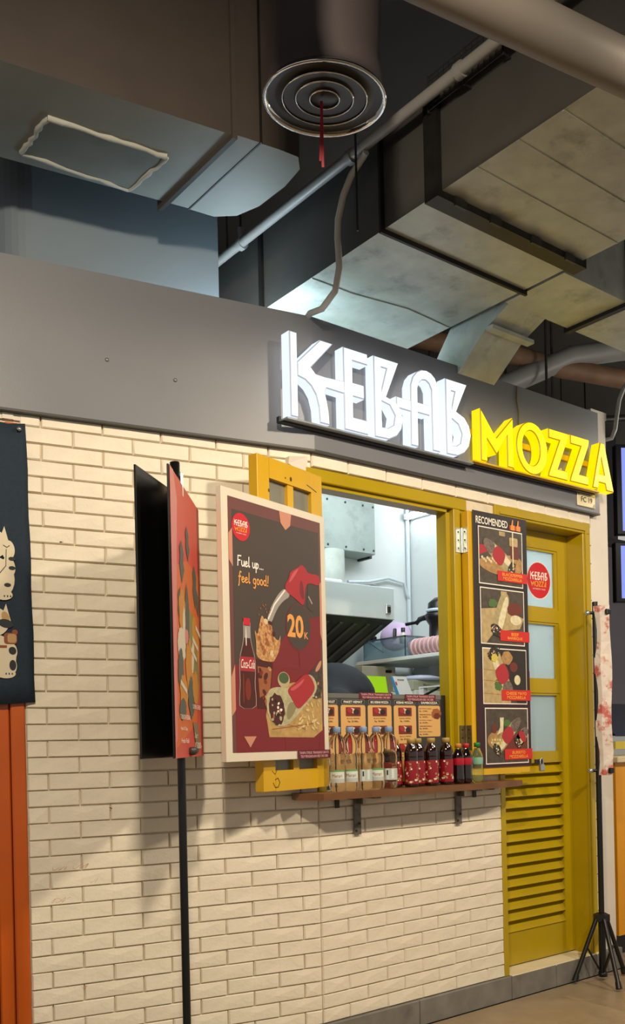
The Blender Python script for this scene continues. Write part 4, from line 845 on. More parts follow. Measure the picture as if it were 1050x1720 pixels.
# person bending down behind the counter
pb_ = MB(); m_shirt = M('dark_navy_shirt', '141a24', .85, var=.1, vscale=30, bump=.3, bscale=30); m_skin = M('skin_tone', '9a6a4c', .6)
def capsule(pts, rs, mt=m_shirt):
    pb_.tube(pts, rs, mt, 14)
def ball(c, r, mt=m_shirt):
    prof = [(math.sin(math.pi*k/10), -math.cos(math.pi*k/10)) for k in range(11)]
    pb_.lathe([(max(a, .001), b) for a, b in prof], mt, 16, T=Matrix.Translation(c) @ Matrix.Diagonal((*r, 1)))
ball((.62, .55, 1.02), (.15, .18, .16)); ball((.61, .55, 1.18), (.165, .19, .20)); ball((.575, .55, 1.285), (.19, .20, .165)); ball((.46, .545, 1.27), (.12, .19, .12))
capsule([(.46, .545, 1.26), (.36, .54, 1.20)], [.065, .06]); ball((.31, .535, 1.15), (.10, .08, .115))
for sy in (-1, 1):
    ball((.45, .55+sy*.19, 1.25), (.075, .07, .075)); capsule([(.45, .55+sy*.20, 1.25), (.40, .55+sy*.23, 1.02)], [.058, .045]); ball((.40, .55+sy*.23, 1.02), (.045, .045, .045)); capsule([(.40, .55+sy*.23, 1.02), (.30, .55+sy*.18, .86)], [.044, .034]); ball((.29, .55+sy*.175, .84), (.045, .03, .05))
    capsule([(.63, .55+sy*.09, 1.0), (.58, .55+sy*.10, .52)], [.10, .068]); ball((.58, .55+sy*.10, .52), (.068, .068, .068)); capsule([(.58, .55+sy*.10, .52), (.64, .55+sy*.10, .08)], [.066, .045]); ball((.58, .55+sy*.10, .05), (.12, .045, .048))
po = pb_.build('person', loc=(-.045, 0, 0))
rm = po.modifiers.new('join', 'REMESH'); rm.mode = 'VOXEL'; rm.voxel_size = .018; rm.use_smooth_shade = True
sm_ = po.modifiers.new('soften', 'SMOOTH'); sm_.factor = .5; sm_.iterations = 6
tag(po, 'person in a dark navy top bending down behind the menu board', 'person')

# ------------------------------------------------------------------ poster stands
def stand(loc, rz, top, pr_, label, hub=.36, spread=.22, feet=None, collar=True):
    root = empty('poster_stand', (*loc, 0), 0, label=label, cat='stand')
    MB().tube([(0, 0, .03), (0, 0, hub+.02)], pr_*1.25, m_black, 14).build('lower_tube', root)
    MB().tube([(0, 0, hub), (0, 0, top)], pr_, m_black, 14).build('pole', root)
    MB().lathe([(0, -.022), (.018, -.022), (.036, -.016), (.036, .012), (.018, .02), (0, .02)], m_black, 6, T=Matrix.Translation((0, 0, hub)), smooth=False).build('hub', root)
    MB().lathe([(0, 0), (pr_*1.6, 0), (pr_*1.6, .02), (0, .02)], m_black, 12, T=Matrix.Translation((0, 0, .018))).build('foot_collar', root)
    for k in range(3):
        if feet: fx_, fy_ = feet[k]
        else: a = rz+k*2*math.pi/3; fx_, fy_ = spread*math.cos(a), spread*math.sin(a)
        h = Vector((fx_, fy_, 0)); h0 = h.normalized()*.030
        lg = MB().tube([(h0.x, h0.y, hub-.008), (fx_, fy_, .02)], .010, m_black, 8).build('leg', root)
        MB().tube([(fx_*.93, fy_*.93, .020+.07*hub), (fx_, fy_, .012)], [.012, .014], m_black, 10).build('rubber_foot', lg)
        MB().tube([(h0.x*.3, h0.y*.3, .035), (fx_*.42+h0.x*.5, fy_*.42+h0.y*.5, hub*.53)], .005, m_black, 6).build('brace', lg)
    return root
# left stand with two boards in a V
vs_ = stand((-.725, -.306), 1.2, 1.855, .0115, 'black poster stand with a V of two boards in front of the brick wall', hub=.26, spread=.2, feet=[(.10, -.20), (-.21, .0), (.10, .17)])
def vboard(p0, p1, mat_in, name):
    d = Vector((p1[0]-p0[0], p1[1]-p0[1], 0)); L = d.length; d.normalize(); n = Vector((d.y, -d.x, 0))
    b = MB(); o = Vector((p0[0]+.725, p0[1]+.306, 0))
    T = Matrix((( d.x, n.x, 0, o.x), (d.y, n.y, 0, o.y), (0, 0, 1, 0), (0, 0, 0, 1)))
    b.box(0, L, -.006, 0, 1.066, 1.834, mat_in, T=T, bev=.001)
    return b.build(name, vs_), T, d, n, o, L
bb, *_r = vboard((-.906, -.419), (-.548, -.124), m_blackboard, 'backing_board')
rb, T_, d_, n_, o_, L_ = vboard((-.838, -.472), (-.530, -.104), m_blackboard, 'poster_panel')
P_ = Print(o_+n_*.0006+Vector((0, 0, 1.066)), d_, n_)
m_pr = M('street_poster_red', 'd4564c', .4); m_po = M('street_poster_orange', 'd8703e', .4); m_ppk = M('street_poster_pink', 'e08a8a', .35); m_leaf = M('street_poster_leaf', '57605a', .5); m_och = M('street_poster_ochre', 'c98a3a', .5); m_pale = M('street_poster_pale', 'd8cdb8', .5); m_pgr = M('street_poster_olive', '8a8450', .5)
P_.rect(0, 0, L_, .766, m_pr, 1); P_.poly([(0, .02), (L_*.75, .10), (L_*.9, .30), (L_*.95, .55), (L_*.5, .56), (0, .50)], m_po, 2)
P_.poly([(0, .03), (.035, .05), (.06, .40), (.10, .70), (.05, .766), (0, .766)], m_ppk, 3); P_.rect(0, 0, .012, .766, m_ppk, 4)
rr = random.Random(11)
def leaf_(u, v, a, s, mt, l):
    P_.poly([(u+s*(x*math.cos(a)-y*math.sin(a)), v+s*(x*math.sin(a)+y*math.cos(a))) for x, y in ((0, 0), (.25, .28), (.5, .2), (.62, .34), (.85, .12), (1, 0), (.8, -.15), (.6, -.3), (.4, -.18), (.2, -.26))], mt, l)
for u, v, a, s in ((.24, .66, -1.4, .10), (.36, .57, -1.5, .13), (.15, .60, -1.6, .12), (.40, .50, -1.3, .08), (.10, .46, -1.5, .10)): leaf_(u, v, a, s, m_leaf, 5)
for u, v, ru, rv, mt in ((.14, .40, .05, .07, m_och), (.27, .36, .06, .06, m_pgr), (.36, .33, .06, .09, m_och), (.12, .31, .06, .05, m_pale), (.24, .26, .06, .08, m_och), (.36, .24, .05, .08, m_pgr), (.10, .24, .04, .06, m_leaf), (.22, .40, .03, .09, m_leaf), (.14, .18, .06, .05, m_och), (.26, .17, .05, .06, m_leaf), (.34, .20, .05, .05, m_och), (.16, .36, .02, .06, m_pale), (.30, .29, .02, .05, m_pale), (.2, .34, .03, .02, m_ppk), (.12, .135, .05, .03, m_leaf)):
    P_.ell(u, v, ru, rv, mt, 6, rr.uniform(-.3, .3), wob=.12, seed=int(u*777))
for u, v in ((.30, .345), (.27, .31), (.09, .205), (.36, .385)): P_.stroke([(u, v), (u+.09, v-.022)], .014, m_pale, 8)
P_.poly([(.28, .10), (.36, .10), (.40, .05), (.38, .015), (.32, .04)], M('street_poster_kebab', '8a7a5a', .5), 6)
P_.text('TURKISH KEBAB', .07, .105, .23, .118, m_pwhite, 7, bold=.01); P_.text('Hot & Crisp', .075, .072, .18, .085, m_pwhite, 7, bold=.01); P_.text('Fresh Roll', .08, .040, .20, .053, m_pwhite, 7, bold=.01); P_.text('SUPER SERIES', .28, .140, .42, .153, m_pwhite, 7, bold=.01); P_.text('Start', .30, .055, .36, .070, m_pwhite, 7); P_.text('15.000,-', .31, .020, .43, .042, m_pwhite, 7, bold=.015)
P_.build('poster_print', rb)
MB().lathe([(0, 0), (.017, 0), (.017, .035), (.014, .037), (.014, .075), (0, .075)], m_black, 14, T=Matrix.Translation((0, 0, 1.822))).build('pole_clamp', vs_)
MB().box(.010, .020, -.012, .012, 1.80, 1.87, m_steel, bev=.002).build('clip_lever', vs_)
MB().lathe([(.0, -.02), (.012, -.02), (.012, .02), (0, .02)], M('dark_grey_clip', '3a3836', .4), 12, T=Matrix.Translation(o_+d_*.23+n_*.010+Vector((0, 0, 1.083))) @ Matrix.Rotation(math.atan2(d_.y, d_.x), 4, 'Z') @ Matrix.Rotation(math.pi/2, 4, 'Y')).build('bottom_clip', vs_)
# right tripod stand beside the door with a crumpled banner seen edge-on
ts = stand((1.540, -.095), 0, 1.705, .0125, 'black tripod stand with a crumpled edge-on poster beside the yellow door', hub=.285, feet=[(-.145, .045), (-.115, -.16), (.135, -.02)])
MB().box(.0125, .0155, -.020, .012, .955, 1.69, M('white_backing_card', 'd9d2c6', .5)).build('backing_card', ts)
bm_ = MB(); N = 14; m_bp = M('banner_pale_print', 'd8ccc2', .45, var=.08, vscale=30, stain=('bc5a52', 13, .52, .60)); m_br2 = M('banner_red_print', 'c98078', .45, var=.3, vscale=40); m_br3 = M('banner_grey_print', 'b0a4a4', .45, var=.2, vscale=40)
rr = random.Random(4)
for i in range(N):
    z0, z1 = .925+i*(.76/N), .925+(i+1)*(.76/N)
    def q(z): k = (z-.925)/.76; return -.006+.004*math.sin(k*17), .024+.007*math.sin(k*11+1)-(.010 if k < .12 else 0)
    (a0, b0), (a1, b1) = q(z0), q(z1)
    mt = m_bp
    bm_.hexa([(a0, -.03, z0), (b0, -.062, z0), (b0+.001, -.060, z0), (a0+.001, -.028, z0), (a1, -.03, z1), (b1, -.062, z1), (b1+.001, -.060, z1), (a1+.001, -.028, z1)], mt)
    bm_.hexa([(a0-.004, .0, z0), (a0, -.03, z0), (a0+.001, -.03, z0), (a0-.003, .0, z0), (a1-.004, 0, z1), (a1, -.03, z1), (a1+.001, -.03, z1), (a1-.003, 0, z1)], m_bp)
bm_.build('crumpled_poster', ts)
for z in (.945, 1.655):
    MB().tube([(-.030, .015, z), (.0, 0, z)], .007, m_black, 8).build('clamp_screw', ts); MB().lathe([(0, -.012), (.010, -.009), (.012, 0), (.010, .009), (0, .012)], m_steel, 12, T=Matrix.Translation((-.034, .017, z))).build('knob', ts)
    MB().box(.0, .030, -.064, -.050, z-.012, z+.012, m_black, bev=.003).build('clip', ts)

# ------------------------------------------------------------------ neighbour on the left: orange frame and navy curtain
op = empty('orange_doorway', (*Aw(1.1, .02, 0)[:2], 0), label='orange painted wooden door frame left of the brick wall', cat='door frame')
TA = Matrix.Rotation(RZA, 4, 'Z')
at_sign(MB().box(-1.045, -1.002, -.012, .08, 0, 2.10, m_orange, T=TA, bev=.004).build('frame_post'), op)
at_sign(MB().box(-1.09, -1.047, -.002, .07, 0, 2.06, m_orange, T=TA, bev=.004).build('frame_moulding'), op)
at_sign(MB().box(-1.55, -1.092, .014, .05, 0, 2.06, m_orange, T=TA).build('door_panel'), op)
ex = MB().box(-1.6, -1.0, .0, .10, 2.10, 2.6, m_mortar, T=TA)
for i in range(5): ex.box(-1.12+i*.03-.02, -1.12+i*.03+.012, -.010-.004*(i % 2), .0, 2.108, 2.13, m_plaster, T=TA)
tag(ex.build('wall_far_left'), 'plaster above the orange frame', kind='structure')
cu_v = []; cu_f = []; n1, n2 = 22, 12
for j in range(n2+1):
    z = 1.242+(2.095-1.242)*j/n2; edge = .972+.012*(j/n2)
    for i in range(n1+1):
        s_ = edge+i*.024; wv = .024+.0035*math.sin(s_*38+j*.25)+.002*math.sin(s_*90)
        if i == 0: s_ += .0015*math.sin(j*1.7)
        cu_v.append(Aw(s_, wv, z-.0015*i))
for j in range(n2):
    for i in range(n1): a = j*(n1+1)+i; cu_f.append((a, a+1, a+n1+2, a+n1+1))
cv = MB().add(cu_v, cu_f, m_navy, True).build('noren_curtain'); sol = cv.modifiers.new('thick', 'SOLIDIFY'); sol.thickness = .0015; sol.offset = 0
tag(cv, 'navy cloth curtain printed with cream cats at the left edge', 'curtain')
m_cat = M('cat_print_cream', 'd8cbb0', .7); m_catd = M('cat_print_dark', '24262a', .7); m_catb = M('cat_print_brown', '8a4a2a', .7); m_catt = M('cat_print_tan', 'b8925e', .7)
P_ = Print(Aw(0, .0292, 0), (-Vector(Aw(1, 0, 0))), (-.2007, -.9797, 0))
def cat(sc, zc, coin):
    u = -sc
    P_.ell(u-.035, zc+.045, .052, .046, m_cat, 1); P_.poly([(u-.01, zc+.05), (u+.008, zc+.10), (u+.022, zc+.045)], m_cat, 1)
    P_.ell(u-.02, zc-.06, .055, .065, m_cat, 1)
    if not coin:
        P_.ell(u+.018, zc+.028, .019, .030, m_cat, 2); P_.ell(u+.020, zc-.02, .017, .030, m_cat, 2, .2); P_.ell(u+.008, zc-.075, .024, .030, m_cat, 2); P_.ell(u+.002, zc-.108, .026, .016, m_cat, 3)
        for du, dz in ((.028, .002), (.028, -.026), (.014, -.078)): P_.ell(u+du, zc+dz, .010, .006, m_catd, 4)
        P_.stroke([(u+.004, zc+.042), (u+.014, zc+.036), (u+.022, zc+.042)], .002, m_catd, 4); P_.stroke([(u+.012, zc+.03), (u+.010, zc-.02), (u-.012, zc-.048)], .002, m_catd, 4)
    else:
        P_.ell(u+.006, zc+.058, .011, .019, m_catt, 2, .3); P_.ell(u+.006, zc+.04, .022, .013, m_catd, 3, -.2); P_.ell(u+.018, zc-.045, .020, .028, m_cat, 2); P_.ell(u+.014, zc-.088, .022, .030, m_cat, 2); P_.ell(u+.004, zc-.112, .028, .014, m_cat, 3)
        P_.ell(u+.024, zc-.042, .011, .012, m_catd, 4, .4); P_.ell(u+.024, zc-.086, .010, .016, m_catd, 4)
        P_.rect(u+.024, zc+.006, u+.040, zc+.022, m_catb, 3, .006); P_.rect(u+.0, zc-.022, u+.038, zc+.012, m_catb, 4, .009); P_.rect(u+.010, zc-.018, u+.036, zc+.009, m_catt, 5, .007); P_.rect(u-.03, zc-.034, u+.008, zc-.026, m_catb, 3)
    for k in range(3): P_.ell(u+.004+k*.009, zc-.112, .002, .003, m_catd, 5)
cat(1.062, 1.675, False); cat(1.062, 1.44, True)
P_.build('cat_print', cv)
MB().lathe([(0, 0), (.007, 0), (.007, .004), (0, .005)], m_steel, 12, T=Matrix.Translation(Aw(1.005, .032, 2.075)) @ Matrix.Rotation(RZA, 4, 'Z') @ Matrix.Rotation(math.pi/2, 4, 'X')).build('pin', cv)

# ------------------------------------------------------------------ ducts and pipes overhead
dk = empty('supply_duct', (.35, -.3, 2.75), label='large rectangular galvanised duct crossing above the stall sign', cat='duct')
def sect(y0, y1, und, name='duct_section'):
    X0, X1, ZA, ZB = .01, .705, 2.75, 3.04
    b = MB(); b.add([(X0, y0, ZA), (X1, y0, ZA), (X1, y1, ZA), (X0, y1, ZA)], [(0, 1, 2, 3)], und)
    b.add([(X0, y0, ZA), (X0, y1, ZA), (X0, y1, ZB), (X0, y0, ZB)], [(0, 1, 2, 3)], m_ductgrey); b.add([(X1, y0, ZA), (X1, y1, ZA), (X1, y1, ZB), (X1, y0, ZB)], [(0, 1, 2, 3)], m_ductgrey)  # sides coloured darker than the underside, as if in shade
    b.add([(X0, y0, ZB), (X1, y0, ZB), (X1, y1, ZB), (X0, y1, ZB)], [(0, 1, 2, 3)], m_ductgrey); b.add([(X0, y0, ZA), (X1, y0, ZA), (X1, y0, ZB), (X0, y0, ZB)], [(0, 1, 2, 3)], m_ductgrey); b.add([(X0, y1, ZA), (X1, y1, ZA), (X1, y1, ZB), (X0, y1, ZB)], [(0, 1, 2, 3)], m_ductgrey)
    return at_sign(b.build(name), dk)
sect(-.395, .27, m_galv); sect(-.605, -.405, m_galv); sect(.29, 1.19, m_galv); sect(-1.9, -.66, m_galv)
for y0, y1, e in ((-.405, -.395, .016), (.27, .29, .012)): at_sign(MB().box(.01-e, .705+e, y0, y1, 2.75-e, 3.04+e, m_flange).build('flange'), dk)
at_sign(MB().box(-.01, .725, -.66, -.605, 2.728, 3.06, m_flange).build('flange'), dk)
for x in (.06, .22, .42, .60): at_sign(MB().box(x, x+.05, -.668, -.66, 2.72, 2.745, m_darkmetal).build('cleat'), dk)
for y in (-.80, -.95, -1.10, -1.25, -1.4): at_sign(MB().box(.012, .703, y, y+.006, 2.7475, 2.75, m_galv).build('seam'), dk)
at_sign(MB().tube([(.012, -.02, 2.748), (.20, -.02, 2.7475), (.45, -.05, 2.748), (.70, -.03, 2.748)], .002, m_galv, 6).build('seam'), dk)
at_sign(MB().tube([(.0, .29, 2.62), (.0, .285, 2.76)], .004, m_galv, 6).build('tie'), dk)
bd = empty('branch_duct', (1.1, -.4, 2.75), label='galvanised branch duct with a chute dropping behind the sign', cat='duct')
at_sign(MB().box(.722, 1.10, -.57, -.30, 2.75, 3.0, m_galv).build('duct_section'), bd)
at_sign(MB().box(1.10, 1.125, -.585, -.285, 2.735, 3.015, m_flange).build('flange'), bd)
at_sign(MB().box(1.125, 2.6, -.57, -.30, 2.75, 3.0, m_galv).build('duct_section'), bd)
at_sign(MB().prism([(-.30, 2.82), (-.21, 2.79), (-.01, 2.777), (.12, 2.62), (.12, 2.55), (-.03, 2.57), (-.19, 2.70), (-.30, 2.75)], 'x', .74, .96, m_galv).build('chute'), bd)
at_sign(MB().box(.735, .985, -.225, -.19, 2.685, 2.70, m_galv).build('chute_collar'), bd)
# left trunk duct
ld = empty('trunk_duct', (-.8, -.1, 2.9), label='big brown-grey duct with a patched access panel above the left fascia', cat='duct')
lu = Vector((.985, -.17, 0)).normalized()
m_lund = M('lit_duct_underside', '7d7f7a', .55, .15, var=.08, vscale=6)  # underside coloured lighter than the sides, as if lit from below
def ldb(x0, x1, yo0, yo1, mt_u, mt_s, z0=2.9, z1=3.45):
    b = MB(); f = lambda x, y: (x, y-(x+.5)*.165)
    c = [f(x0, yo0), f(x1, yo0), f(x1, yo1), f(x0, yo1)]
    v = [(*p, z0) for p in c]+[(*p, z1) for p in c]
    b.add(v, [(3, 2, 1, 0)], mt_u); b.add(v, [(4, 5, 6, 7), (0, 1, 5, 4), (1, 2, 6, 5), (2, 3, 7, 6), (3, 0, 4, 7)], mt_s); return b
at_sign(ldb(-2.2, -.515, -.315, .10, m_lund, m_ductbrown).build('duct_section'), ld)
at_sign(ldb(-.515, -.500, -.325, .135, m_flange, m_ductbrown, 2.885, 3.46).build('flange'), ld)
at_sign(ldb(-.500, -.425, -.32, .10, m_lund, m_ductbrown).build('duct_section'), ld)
at_sign(ldb(-.425, -.420, -.325, .105, m_flange, m_flange, 2.898, 3.455).build('seam'), ld)
el = MB(); prof = [(-.42, -.33), (-.36, -.34), (-.29, -.345), (-.25, -.30), (-.235, -.20), (-.24, -.06), (-.27, .03), (-.33, .08), (-.42, .09)]
el.add([(*p, 2.9) for p in prof], [tuple(range(len(prof)))], m_lund); n = len(prof)
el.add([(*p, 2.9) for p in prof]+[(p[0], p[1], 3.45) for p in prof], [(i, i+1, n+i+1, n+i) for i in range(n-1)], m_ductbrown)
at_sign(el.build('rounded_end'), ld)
pa = MB(); pc = [(-.977, -.068), (-.616, -.115), (-.634, .105), (-.981, .125)]
m_seal = M('pale_sealant', 'a9aaa2', .7, bump=.5, bscale=60)
for a, b in zip(pc, pc[1:]+pc[:1]):
    pts = [(a[0]+(b[0]-a[0])*k/10+random.uniform(-.004, .004), a[1]+(b[1]-a[1])*k/10+random.uniform(-.004, .004), 2.897) for k in range(11)]
    pa.tube(pts, [random.uniform(.006, .010) for _ in pts], m_seal, 6)
pa.tube([(-.80, -.09, 2.898), (-.808, .115, 2.898)], .0025, m_ductgrey, 6)
at_sign(pa.build('access_panel_seal'), ld)
at_sign(MB().prism([(-.972, -.062), (-.622, -.108), (-.638, .099), (-.975, .118)], 'z', 2.8955, 2.8995, M('access_panel_sheet', '6f726d', .6, .1, var=.1, vscale=9)).build('access_panel'), ld)
# blue-grey column
bcm = MB(); pc = []
for k in range(7): a = math.pi*.5+math.pi*.5*k/6; pc.append((1.0-.10+(-.0), 0)) if False else None
prof = [(.235, -.25), (.90, -.25)]+[(.90+.12*math.sin(math.pi/2*k/8), -.25-.12+.12*math.cos(math.pi/2*k/8)) for k in range(1, 9)]+[(1.02, -.6), (.235, -.6)]
bcm.prism([Aw(s_, o2, 0)[:2] for s_, o2 in prof], 'z', 2.45, 3.75, m_bluewall, smooth=False)
tag(bcm.build('wall_column'), 'blue-grey column above the left fascia', kind='structure')
# sprinkler pipe and rods
pp_ = empty('sprinkler_pipe', (-.05, 0, 3.0), label='long grey sprinkler pipe running above the sign', cat='pipe')
at_sign(MB().tube([(-.06, 1.1, 3.0), (-.055, -1.9, 3.0)], .017, m_pipe, 12).build('pipe'), pp_)
for y in (.32, -.32, -.80): at_sign(MB().tube([(-.055, y-.012, 3.0), (-.055, y+.012, 3.0)], .023, m_pipe, 12).build('coupling'), pp_)
at_sign(MB().tube([(-.055, .32, 3.02), (-.055, .325, 3.06)], .012, m_pipe, 8).tube([(-.055, .325, 3.06), (-.055, .325, 3.74)], .005, m_darkmetal, 6).build('hanger_rod'), pp_)
at_sign(MB().tube([(-.055, .42, 3.0), (-.055, .42, 3.74)], .004, m_darkmetal, 6).build('hanger_rod'), pp_)
at_sign(MB().tube([(-.09, -.385, 2.72), (-.09, -.385, 3.74)], .004, m_darkmetal, 6).build('hanger_rod'), pp_)
cg = MB()
for k in range(14): y = -.64-k*.022; cg.tube([(-.022, y, 2.985), (-.022, y, 3.085)], .0012, m_darkmetal, 4, False)
for k in range(8): z = 2.985+k*.0143; cg.tube([(-.022, -.64, z), (-.022, -.93, z)], .0012, m_darkmetal, 4, False)
for y in (-.64, -.785, -.93): cg.tube([(-.022, y, 2.98), (-.022, y, 3.09)], .003, m_darkmetal, 5).tube([(-.022, y, 2.985), (.008, y, 2.985)], .003, m_darkmetal, 5)
thing('cable_basket', cg, 'dark wire mesh basket hanging along the duct side', 'basket')
thing('flexible_conduit', MB().tube([(-.055, -.395, 2.978), (-.05, -.37, 2.972), (-.055, -.32, 2.94), (-.058, -.283, 2.892), (-.055, -.25, 2.83), (-.05, -.239, 2.7745), (-.05, -.243, 2.72), (-.05, -.244, 2.673), (-.045, -.215, 2.61), (-.035, -.13, 2.585), (-.02, -.045, 2.606), (.0, .02, 2.60)], .011, M('pale_conduit', 'b4b1a8', .5), 10), 'thin grey flexible conduit hanging from the pipe down to the sign', 'conduit')
# round diffuser
df = empty('ceiling_diffuser', (-.521, -.757, 2.75), label='round chrome ceiling diffuser with a red ribbon', cat='diffuser')
Tdf = Matrix.Translation((-.521, -.757, 2.75)) @ Matrix.Rotation(math.radians(5), 4, 'X')
m_dfd = M('diffuser_dark_chrome', '161414', .38, 0.0, spec=.3)
at_sign(MB().lathe([(.150, .012), (.158, .002), (.160, -.002), (.157, -.006), (.150, -.004), (.146, .004)], m_chrome, 56, T=Tdf).build('rim'), df)
for r0 in (.109, .074, .038):
    at_sign(MB().lathe([(r0+.0014, -.001), (r0, -.0028), (r0-.0014, -.001), (r0, .001)], m_chrome, 48, T=Tdf).build('ring_edge'), df)
at_sign(MB().lathe([(.150, .002), (.130, .008), (.111, .007), (.1085, .001), (.104, .0015), (.080, .004), (.0745, .003), (.0735, .001), (.069, .0015), (.044, .003), (.0385, .002), (.0375, .001), (.0, .002)], m_dfd, 56, T=Tdf).build('cone'), df)
at_sign(MB().lathe([(.150, .010), (.146, .05), (.136, .09), (.134, .9)], M('shaded_neck_sheet', '40393a', .55), 30, T=Tdf).build('neck'), df)  # neck colour darkened to stand for the lack of light there
m_foil = M('foil_tape', '8c8880', .4, .3, bump=.6, bscale=40)
for a in (2.5, .35):
    Tf = Tdf @ Matrix.Rotation(a-.6, 4, 'Z'); v = [(.150*math.cos(t), .150*math.sin(t), z) for z in (.012, .075) for t in (0, .12, .24, .36)]; v = [(x*(1 if z < .05 else .95), y*(1 if z < .05 else .95), z) for x, y, z in v]
    at_sign(MB().add(v, [(0, 1, 5, 4), (1, 2, 6, 5), (2, 3, 7, 6)], m_foil, T=Tf).build('foil_patch'), df)
m_rib = M('red_ribbon', '8e1626', .6)
at_sign(MB().hexa([(-.531, -.752, 2.575), (-.526, -.756, 2.575), (-.525, -.755, 2.575), (-.530, -.751, 2.575), (-.532, -.752, 2.745), (-.526, -.756, 2.745), (-.525, -.755, 2.745), (-.531, -.751, 2.745)], m_rib).hexa([(-.537, -.750, 2.59), (-.533, -.753, 2.59), (-.532, -.752, 2.59), (-.536, -.749, 2.59), (-.533, -.752, 2.70), (-.529, -.755, 2.70), (-.528, -.754, 2.70), (-.532, -.751, 2.70)], m_rib).build('ribbon'), df)
# near pipe across the upper right
thing('overhead_pipe', MB().tube([(-.98, -1.19, 3.74), (-.98, -1.19, 2.80), (-.965, -1.19, 2.735), (-.93, -1.195, 2.70), (-.86, -1.205, 2.69), (.95, -1.486, 2.69)], .054, M('brown_grey_pipe', '7c746c', .55, var=.06, vscale=8), 24), 'thick brown-grey pipe crossing the upper right near the camera', 'pipe')
tr = empty('pipe_hanger', (.3, -1.2, 3.1), label='dark trapeze pipe hanger above the thick overhead pipe', cat='hanger')
at_sign(MB().tube([(.12, -1.05, 3.12), (.12, -1.05, 3.74)], .006, m_darkmetal, 6).build('hanger_rod'), tr); at_sign(MB().box(.06, .9, -1.07, -1.03, 3.09, 3.12, m_darkmetal).build('channel'), tr)
# dark service trays and pipes behind, right
m_rust = M('rusty_pipe', '7d5f48', .6, var=.25, vscale=8)
for pts, r_, lab in (([(1.2, 1.75, 3.62), (2.05, 1.21, 3.45), (2.33, .99, 3.385), (2.56, .82, 3.30), (3.3, .25, 3.12)], .055, 'rusty brown pipe running behind the branch duct'),
                     ([(1.7, 1.6, 2.98), (2.10, 1.17, 3.11), (2.33, .99, 3.22), (2.6, .77, 3.36), (3.1, .45, 3.45)], .062, 'grey-brown pipe rising to the right behind the fascia'),
                     ([(1.9, 1.6, 3.0), (2.45, .99, 2.99), (3.2, .35, 3.02)], .022, 'thin dark pipe low behind the fascia end')):
    thing('service_pipe', MB().tube(pts, r_, m_rust if 'rusty' in lab else (m_pipe if 'grey' in lab else m_darkmetal), 14), lab, 'pipe')
for (x, y), hl in zip(((1.95, 1.3), (2.30, 1.02), (2.52, .85), (2.40, .80)), ('thin dark hanger rod nearest the chute behind the fascia', 'thin dark hanger rod left of the branch duct flange', 'thin dark hanger rod farthest right among the pipes', 'thin dark hanger rod right beside the branch duct flange')):
    thing('hanger_rod', MB().tube([(x, y, 3.04), (x, y, 3.74)], .008, m_darkmetal, 6).tube([(x, y, 3.03), (x, y, 3.06)], .014, m_darkmetal, 6), hl, 'rod', 'hanger rods among the right-hand pipes')
tag(MB().box(2.9, 5.2, 2.2, 2.3, 2.62, 3.75, M('dark_bulkhead', '3a3a40', .6)).build('wall_bulkhead'), 'dark bulkhead over the neighbouring stall', kind='structure')
thing('loop_cable', MB().tube([(1.90, -.07, 2.80), (1.872, -.05, 2.755), (1.855, -.036, 2.70), (1.845, -.027, 2.62), (1.838, -.022, 2.56), (1.825, -.010, 2.518), (1.80, .01, 2.512)], .010, M('pale_grey_cable', '9a9c9e', .5), 8), 'pale grey cable looping beside the end of the sign', 'cable')

# ------------------------------------------------------------------ neighbouring stall on the right
m_screen = M('screen_blue', '14161c', .35, emit='8f9cf0', es=.85)
def tv(x0, x1, z0, z1, lab, y=.66):
    t = empty('menu_screen', (x0, y, z0), label=lab, cat='screen')
    TT = Matrix.Translation((x0, y, 0)) @ Matrix.Rotation(math.radians(-30), 4, 'Z')
    w_ = x1-x0
    at_sign(MB().box(0, w_, 0, .05, z0, z1, m_black, T=TT, bev=.004).build('housing'), t); at_sign(MB().box(.035, w_-.03, -.003, 0, z0+.022, z1-.022, m_screen, T=TT).build('display'), t)
tv(2.868, 3.9, 2.315, 2.86, 'upper blue-lit menu screen at the right edge'); tv(2.842, 3.9, 1.905, 2.265, 'lower blue-lit menu screen at the right edge')
thing('screen_mount', MB().box(2.78, 3.3, .74, .78, 2.27, 2.315, m_black, T=None), 'black mounting bar between the two menu screens', 'mount')
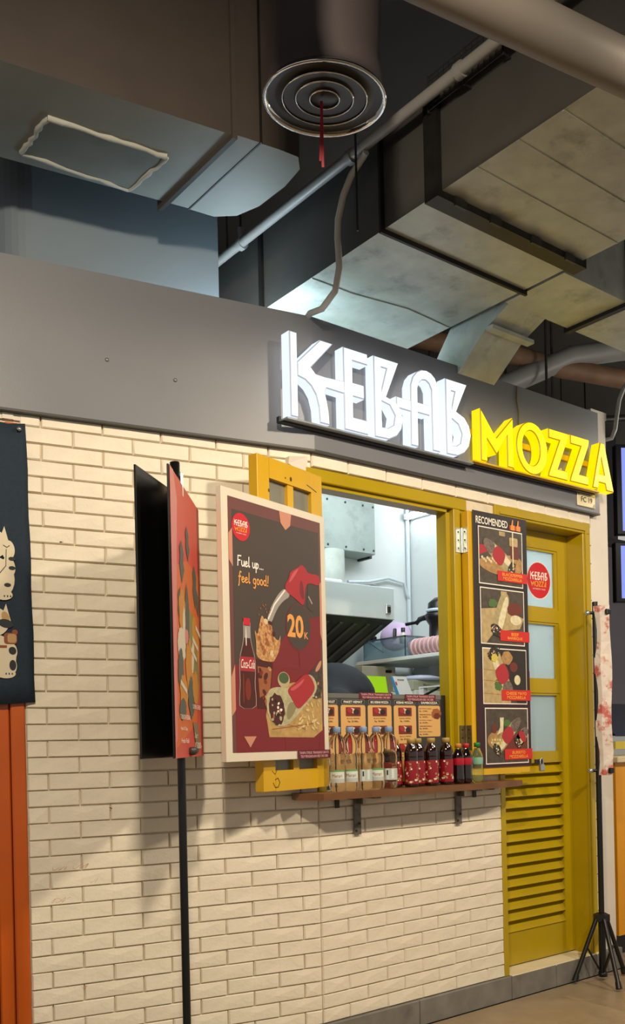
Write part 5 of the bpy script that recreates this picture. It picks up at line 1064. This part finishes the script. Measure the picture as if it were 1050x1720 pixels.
ctr = empty('service_counter', (2.1, .3, 0), label='amber fronted service counter with black base at the right edge', cat='counter')
at_sign(MB().box(1.99, 3.6, .12, .8, .10, .965, m_orange2).build('front_panel'), ctr); at_sign(MB().box(1.97, 3.62, .09, .82, .965, .995, M('counter_cream_top', 'd6c4a0', .4), bev=.004).build('counter_top'), ctr); at_sign(MB().box(2.01, 3.6, .15, .8, 0, .10, m_black).build('kick_base'), ctr)
fw = empty('food_warmer', (2.4, .4, 1.0), label='black and steel food warmer on the amber counter', cat='warmer')
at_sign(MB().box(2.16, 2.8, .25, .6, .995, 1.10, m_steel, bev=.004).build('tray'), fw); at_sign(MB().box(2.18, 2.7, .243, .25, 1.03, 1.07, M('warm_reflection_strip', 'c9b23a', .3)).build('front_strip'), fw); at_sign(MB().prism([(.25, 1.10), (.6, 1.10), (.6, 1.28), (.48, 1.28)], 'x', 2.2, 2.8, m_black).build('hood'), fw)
thing('dark_machine', MB().box(2.3, 3.0, .9, 1.3, .0, 1.36, M('dark_machine', '2b2b2d', .4)).box(2.3, 3.0, .88, .9, 1.24, 1.36, m_black), 'dark machine behind the food warmer', 'machine')
thing('grey_panel', MB().box(3.3, 5.0, 1.72, 1.78, 0, 2.6, M('mauve_grey_panel', '8c8694', .6)).box(3.3, 3.34, 1.70, 1.72, 0, 2.6, m_black), 'mauve-grey panel behind the neighbouring stall', 'panel')
lm = thing('round_lamp', MB().lathe([(0, 0), (.06, 0), (.075, .02), (.06, .05), (0, .06)], M('lamp_glow', 'fff2d8', .4, emit='fff0d0', es=6), 20, T=Matrix.Translation((3.55, 1.35, 2.36))).tube([(3.55, 1.35, 2.42), (3.55, 1.35, 3.75)], .006, m_black, 6), 'small glowing round lamp beyond the white end wall', 'lamp')
thing('light_strip', MB().box(3.25, 3.9, 1.50, 1.53, 2.615, 2.63, M('strip_glow', 'fff6e0', .4, emit='fff3dc', es=4)).tube([(3.5, 1.515, 2.63), (3.5, 1.515, 3.75)], .004, m_black, 6), 'thin lit strip lamp beyond the white end wall', 'lamp')
